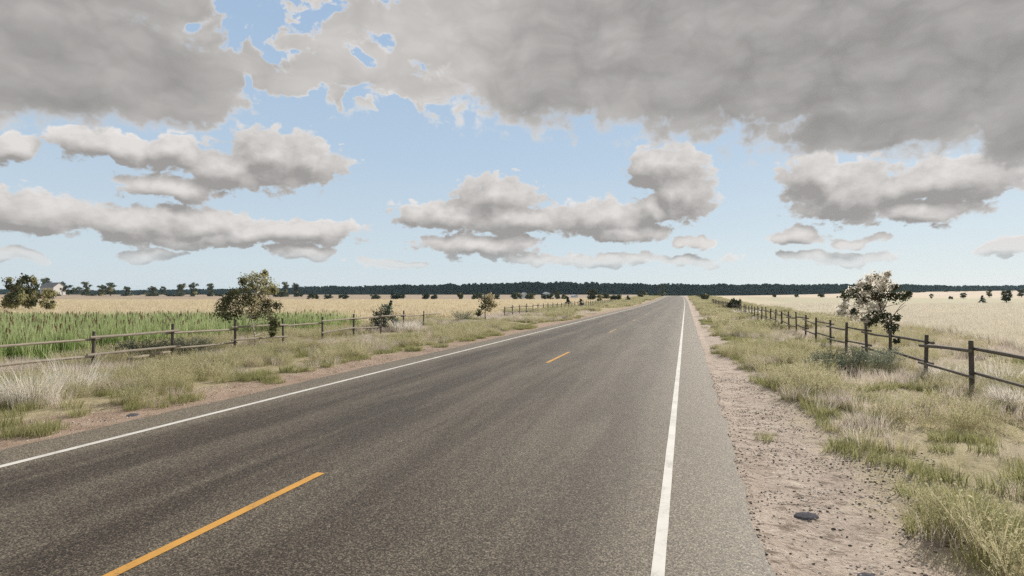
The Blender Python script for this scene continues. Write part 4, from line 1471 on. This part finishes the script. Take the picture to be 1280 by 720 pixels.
FT = [360, 360, 362, 360, 357, 356, 354, 352, 350.5, 352.5, 353.5, 354, 354, 356, 355, 356]
r = np.random.default_rng(77)
n = 7000
px = r.uniform(-480, 1690, n)
fd = np.interp(px, FX, FD) + r.uniform(-10, 75, n) ** 1.0
ft = np.interp(px, FX, FT)
tpx = np.tan(np.arctan((px - 640) / FPX))
x = fd * (FWD.x + RGT.x * tpx); y = fd * (FWD.y + RGT.y * tpx)
z = terrain(x, y)
dd0 = np.interp(px, FX, FD)
zt = CAM_H + (368.9 - ft) * dd0 / FPX
hh = np.maximum(zt - z, 5) * (0.70 + 0.34 * r.uniform(0, 1, n) ** 0.6) * (0.93 + 0.16 * (fbm(px / 14.0, px * 0, 91, 3) - 0.4))
scatter('forest', 'forest', np.stack([x, y, z], 1), hh, 'dark blue-green forest along the whole horizon', 'forest', 78, 0.02)

# ------------------------------------------------------------------ farmhouse and sheds
def plain_mat(name, a, b, sc=6.0, rough=0.8, aniso=(1, 1, 1)):
    m, T, out = mat(name)
    n_ = T.noise(T.vmath('MULTIPLY', obco(T), aniso), sc, 4, 0.6)
    principled(T, out, T.ramp(n_, [(0.3, a), (0.7, b)]), rough, 0.25, n_, 0.3, 0.02)
    return m
M['siding'] = plain_mat('weathered_siding', (0.50, 0.47, 0.45), (0.64, 0.61, 0.58), 2.0, 0.85, (0.6, 0.6, 9))
M['roof'] = plain_mat('grey_roof_shingles', (0.20, 0.20, 0.21), (0.32, 0.32, 0.33), 3.0, 0.85, (1, 1, 5))
M['trim'] = plain_mat('white_trim', (0.68, 0.66, 0.62), (0.78, 0.76, 0.72))
m, T, out = mat('window_glass')
principled(T, out, (0.03, 0.035, 0.04), 0.1, 0.5)
M['glass'] = m
M['palemetal'] = plain_mat('pale_blue_metal', (0.52, 0.57, 0.62), (0.68, 0.72, 0.76), 1.5, 0.5)


def house(label, name, loc, rz, L, Wd, eave, ridge, wallm, roofm, windows=True, cat='house'):
    root = thing(name, label, cat, loc, rz)
    mb = MB()
    h = Wd / 2
    V = [(-L / 2, -h, -0.5), (L / 2, -h, -0.5), (L / 2, h, -0.5), (-L / 2, h, -0.5), (-L / 2, -h, eave), (L / 2, -h, eave), (L / 2, h, eave), (-L / 2, h, eave), (-L / 2, 0, ridge), (L / 2, 0, ridge)]
    F = [(0, 1, 5, 4), (2, 3, 7, 6), (1, 2, 6, 9, 5), (3, 0, 4, 8, 7)]
    mb.add(V, F)
    link('wall', mb.mesh('wall', [wallm]), root)
    mb = MB()
    e = 0.35; t = 0.14
    sl = (ridge - eave) / h
    for sgn in (-1, 1):
        yo = sgn * (h + e); zo = eave - sl * e
        V = [(-L / 2 - e, yo, zo + 0.02), (L / 2 + e, yo, zo + 0.02), (L / 2 + e, 0, ridge + 0.02), (-L / 2 - e, 0, ridge + 0.02)]
        V += [(a_, b_, c_ + t) for a_, b_, c_ in V]
        mb.add(V, [(0, 1, 2, 3), (7, 6, 5, 4), (0, 4, 5, 1), (1, 5, 6, 2), (2, 6, 7, 3), (3, 7, 4, 0)])
    rf = link('roof', mb.mesh('roof', [roofm]), root)
    def opening(kind, face, u, z0, w_, h_):
        fr = MB(); pn = MB()
        if face == 'end':
            X = L / 2
            fr.box((X + 0.003, u - w_ / 2 - 0.12, z0 - 0.12), (X + 0.06, u + w_ / 2 + 0.12, z0 + h_ + 0.12))
            pn.box((X + 0.02, u - w_ / 2, z0), (X + 0.075, u + w_ / 2, z0 + h_))
        else:
            Y = -h
            fr.box((u - w_ / 2 - 0.12, Y - 0.06, z0 - 0.12), (u + w_ / 2 + 0.12, Y - 0.003, z0 + h_ + 0.12))
            pn.box((u - w_ / 2, Y - 0.075, z0), (u + w_ / 2, Y - 0.02, z0 + h_))
        f_ = link(kind, fr.mesh(kind, [M['trim']]), root)
        link('pane' if kind == 'window' else 'panel', pn.mesh('pane', [M['glass'] if kind == 'window' else M['roof']]), f_)
    if windows:
        opening('window', 'end', 0.6, 3.3, 1.0, 1.5)
        opening('window', 'end', -1.9, 0.9, 1.0, 1.4)
        opening('door', 'end', 1.9, 0.05, 1.0, 2.1)
        for u in (-3.4, 0, 3.4):
            opening('window', 'side', u, 1.0, 1.0, 1.5)
        mb = MB(); mb.box((-2.2, -0.45, ridge - 0.6), (-1.3, 0.45, ridge + 1.0))
        link('chimney', mb.mesh('chimney', [M['roof']]), rf)
    return root

p = at_depth(66, 380)
az = math.atan2(-p.y, -p.x)          # towards the camera
house('grey-roofed pale farmhouse half hidden by trees at the left horizon', 'farmhouse', p, az + R(38), 11.5, 8.2, 5.2, 8.2, M['siding'], M['roof'])
for (px, d, w_, hgt, lab) in ((655, 300, 2.6, 2.9, 'small pale blue-white shed between two bushes in the far left field'),
                              (683, 420, 3.6, 2.6, 'tiny pale roofed shed behind the close pair of bushes'),
                              (718, 330, 2.8, 1.5, 'lowest tiny pale shed left of the largest round roadside tree')):
    p = at_depth(px, d)
    house(lab, 'shed', p, math.atan2(-p.y, -p.x) + R(25), w_ * 1.3, w_, hgt * 0.62, hgt, M['palemetal'], M['palemetal'], False, 'shed')

# ------------------------------------------------------------------ single tufts and shrubs that stand out
def tuft(name, label, cat, px, py, d, specs, mt, group=None, leafy_=None):
    p = at_depth(px, d)
    V = []; F = []; Mi = []
    mb = MB()
    for sp in specs:
        v, f = blades(*sp); mb.add(v, f, 0)
    if leafy_:
        for (a_, kw) in leafy_:
            v, f, mi = leafy(*a_, **kw)
            b0 = len(mb.V); mb.V += v; mb.F += [tuple(i_ + b0 for i_ in q) for q in f]; mb.M += mi
    me = mb.mesh(name, mt if isinstance(mt, list) else [mt])
    o = link(name, me, None, p)
    tag(o, label, cat, group)
    return o

GP = 'bleached grass tussocks'
tuft('grass_tussock', 'bleached rounded grass tussock at the left edge of the photo, nearest of its kind', 'grass tuft', 38, 505, 9.3, [(520, 0.62, 0.42, 0.5, 0.009, 501), (60, 0.9, 0.3, 0.4, 0.009, 502)], M['pale'], GP)
tuft('grass_tussock', 'bleached spiky grass tussock in front of the first left fence post', 'grass tuft', 92, 493, 10.4, [(420, 0.5, 0.5, 0.5, 0.009, 503), (70, 0.98, 0.35, 0.35, 0.010, 504)], M['pale'], GP)
tuft('grass_tussock', 'bleached feathery tussock at the foot of the left fence near its last posts', 'grass tuft', 508, 412, 28.5, [(380, 0.75, 0.7, 0.5, 0.018, 505)], M['pale'], GP)
tuft('grass_tussock', 'bleached tussock behind the nearest right fence post', 'grass tuft', 1248, 490, 11.3, [(420, 0.55, 0.5, 0.5, 0.008, 506), (40, 0.95, 0.4, 0.4, 0.009, 507)], M['pale'], GP)
tuft('grass_tussock', 'bleached tussock between the two nearest right fence posts', 'grass tuft', 1182, 480, 12.0, [(320, 0.52, 0.4, 0.5, 0.008, 508)], M['pale'], GP)
tuft('grass_tussock', 'bleached tussock at the right edge of the photo below the lower rail', 'grass tuft', 1272, 520, 9.0, [(380, 0.5, 0.35, 0.5, 0.008, 509)], M['pale'], GP)
tuft('grass_tussock', 'long bleached tussock far along the right fence near the round bush', 'grass tuft', 934, 392, 52, [(420, 0.7, 1.3, 0.4, 0.025, 510)], M['pale'], GP)
GS = 'grey-green shrubs by the fences'
def shrub(label, px, d, h, sp, n, seed, mts):
    tuft('sage_shrub', label, 'shrub', px, 0, d, [], mts, GS, [((n, h, sp, 0.55, seed), dict(leaf=0.035, nl=16, low=0.1))])
shrub('grey-green feathery shrub in front of the right fence below the sunlit sapling', 1092, 13.6, 0.62, 0.36, 190, 521, [M['sage'], M['sage']])
shrub('dark grey-green shrub left of the feathery shrub by the right fence', 1050, 13.4, 0.55, 0.38, 190, 522, [M['sagedark'], M['sagedark']])
shrub('small grey shrub leftmost of the shrubs by the right fence', 1028, 13.0, 0.42, 0.26, 130, 523, [M['sage'], M['sagedark']])
shrub('dark grey-green shrub behind the left fence right of its first visible post', 176, 16.4, 0.60, 0.5, 240, 524, [M['sagedark'], M['sagedark']])
shrub('dark low shrub behind the left fence next to its second visible post', 236, 17.6, 0.55, 0.5, 220, 525, [M['sagedark'], M['sage']])
shrub('grey-green round shrub on the far side of the farm track', 578, 40.5, 0.75, 0.5, 200, 526, [M['sagedark'], M['sagedark']])

# ------------------------------------------------------------------ air
m = bpy.data.materials.new('haze'); m.use_nodes = True; m.node_tree.nodes.clear()
T = NT(m.node_tree); out = T.n('ShaderNodeOutputMaterial')
pv_ = T.n('ShaderNodeVolumePrincipled')
pv_.inputs['Color'].default_value = (0.62, 0.86, 1.0, 1); pv_.inputs['Density'].default_value = 0.000095; pv_.inputs['Anisotropy'].default_value = 0.2
m.node_tree.links.new(pv_.outputs[0], out.inputs['Volume'])
mb = MB(); mb.box((-1900, -80, -3), (1900, 1500, 29))
tag(link('haze', mb.mesh('haze', [m])), 'thin bluish haze over the fields and forest', 'haze', kind='stuff')
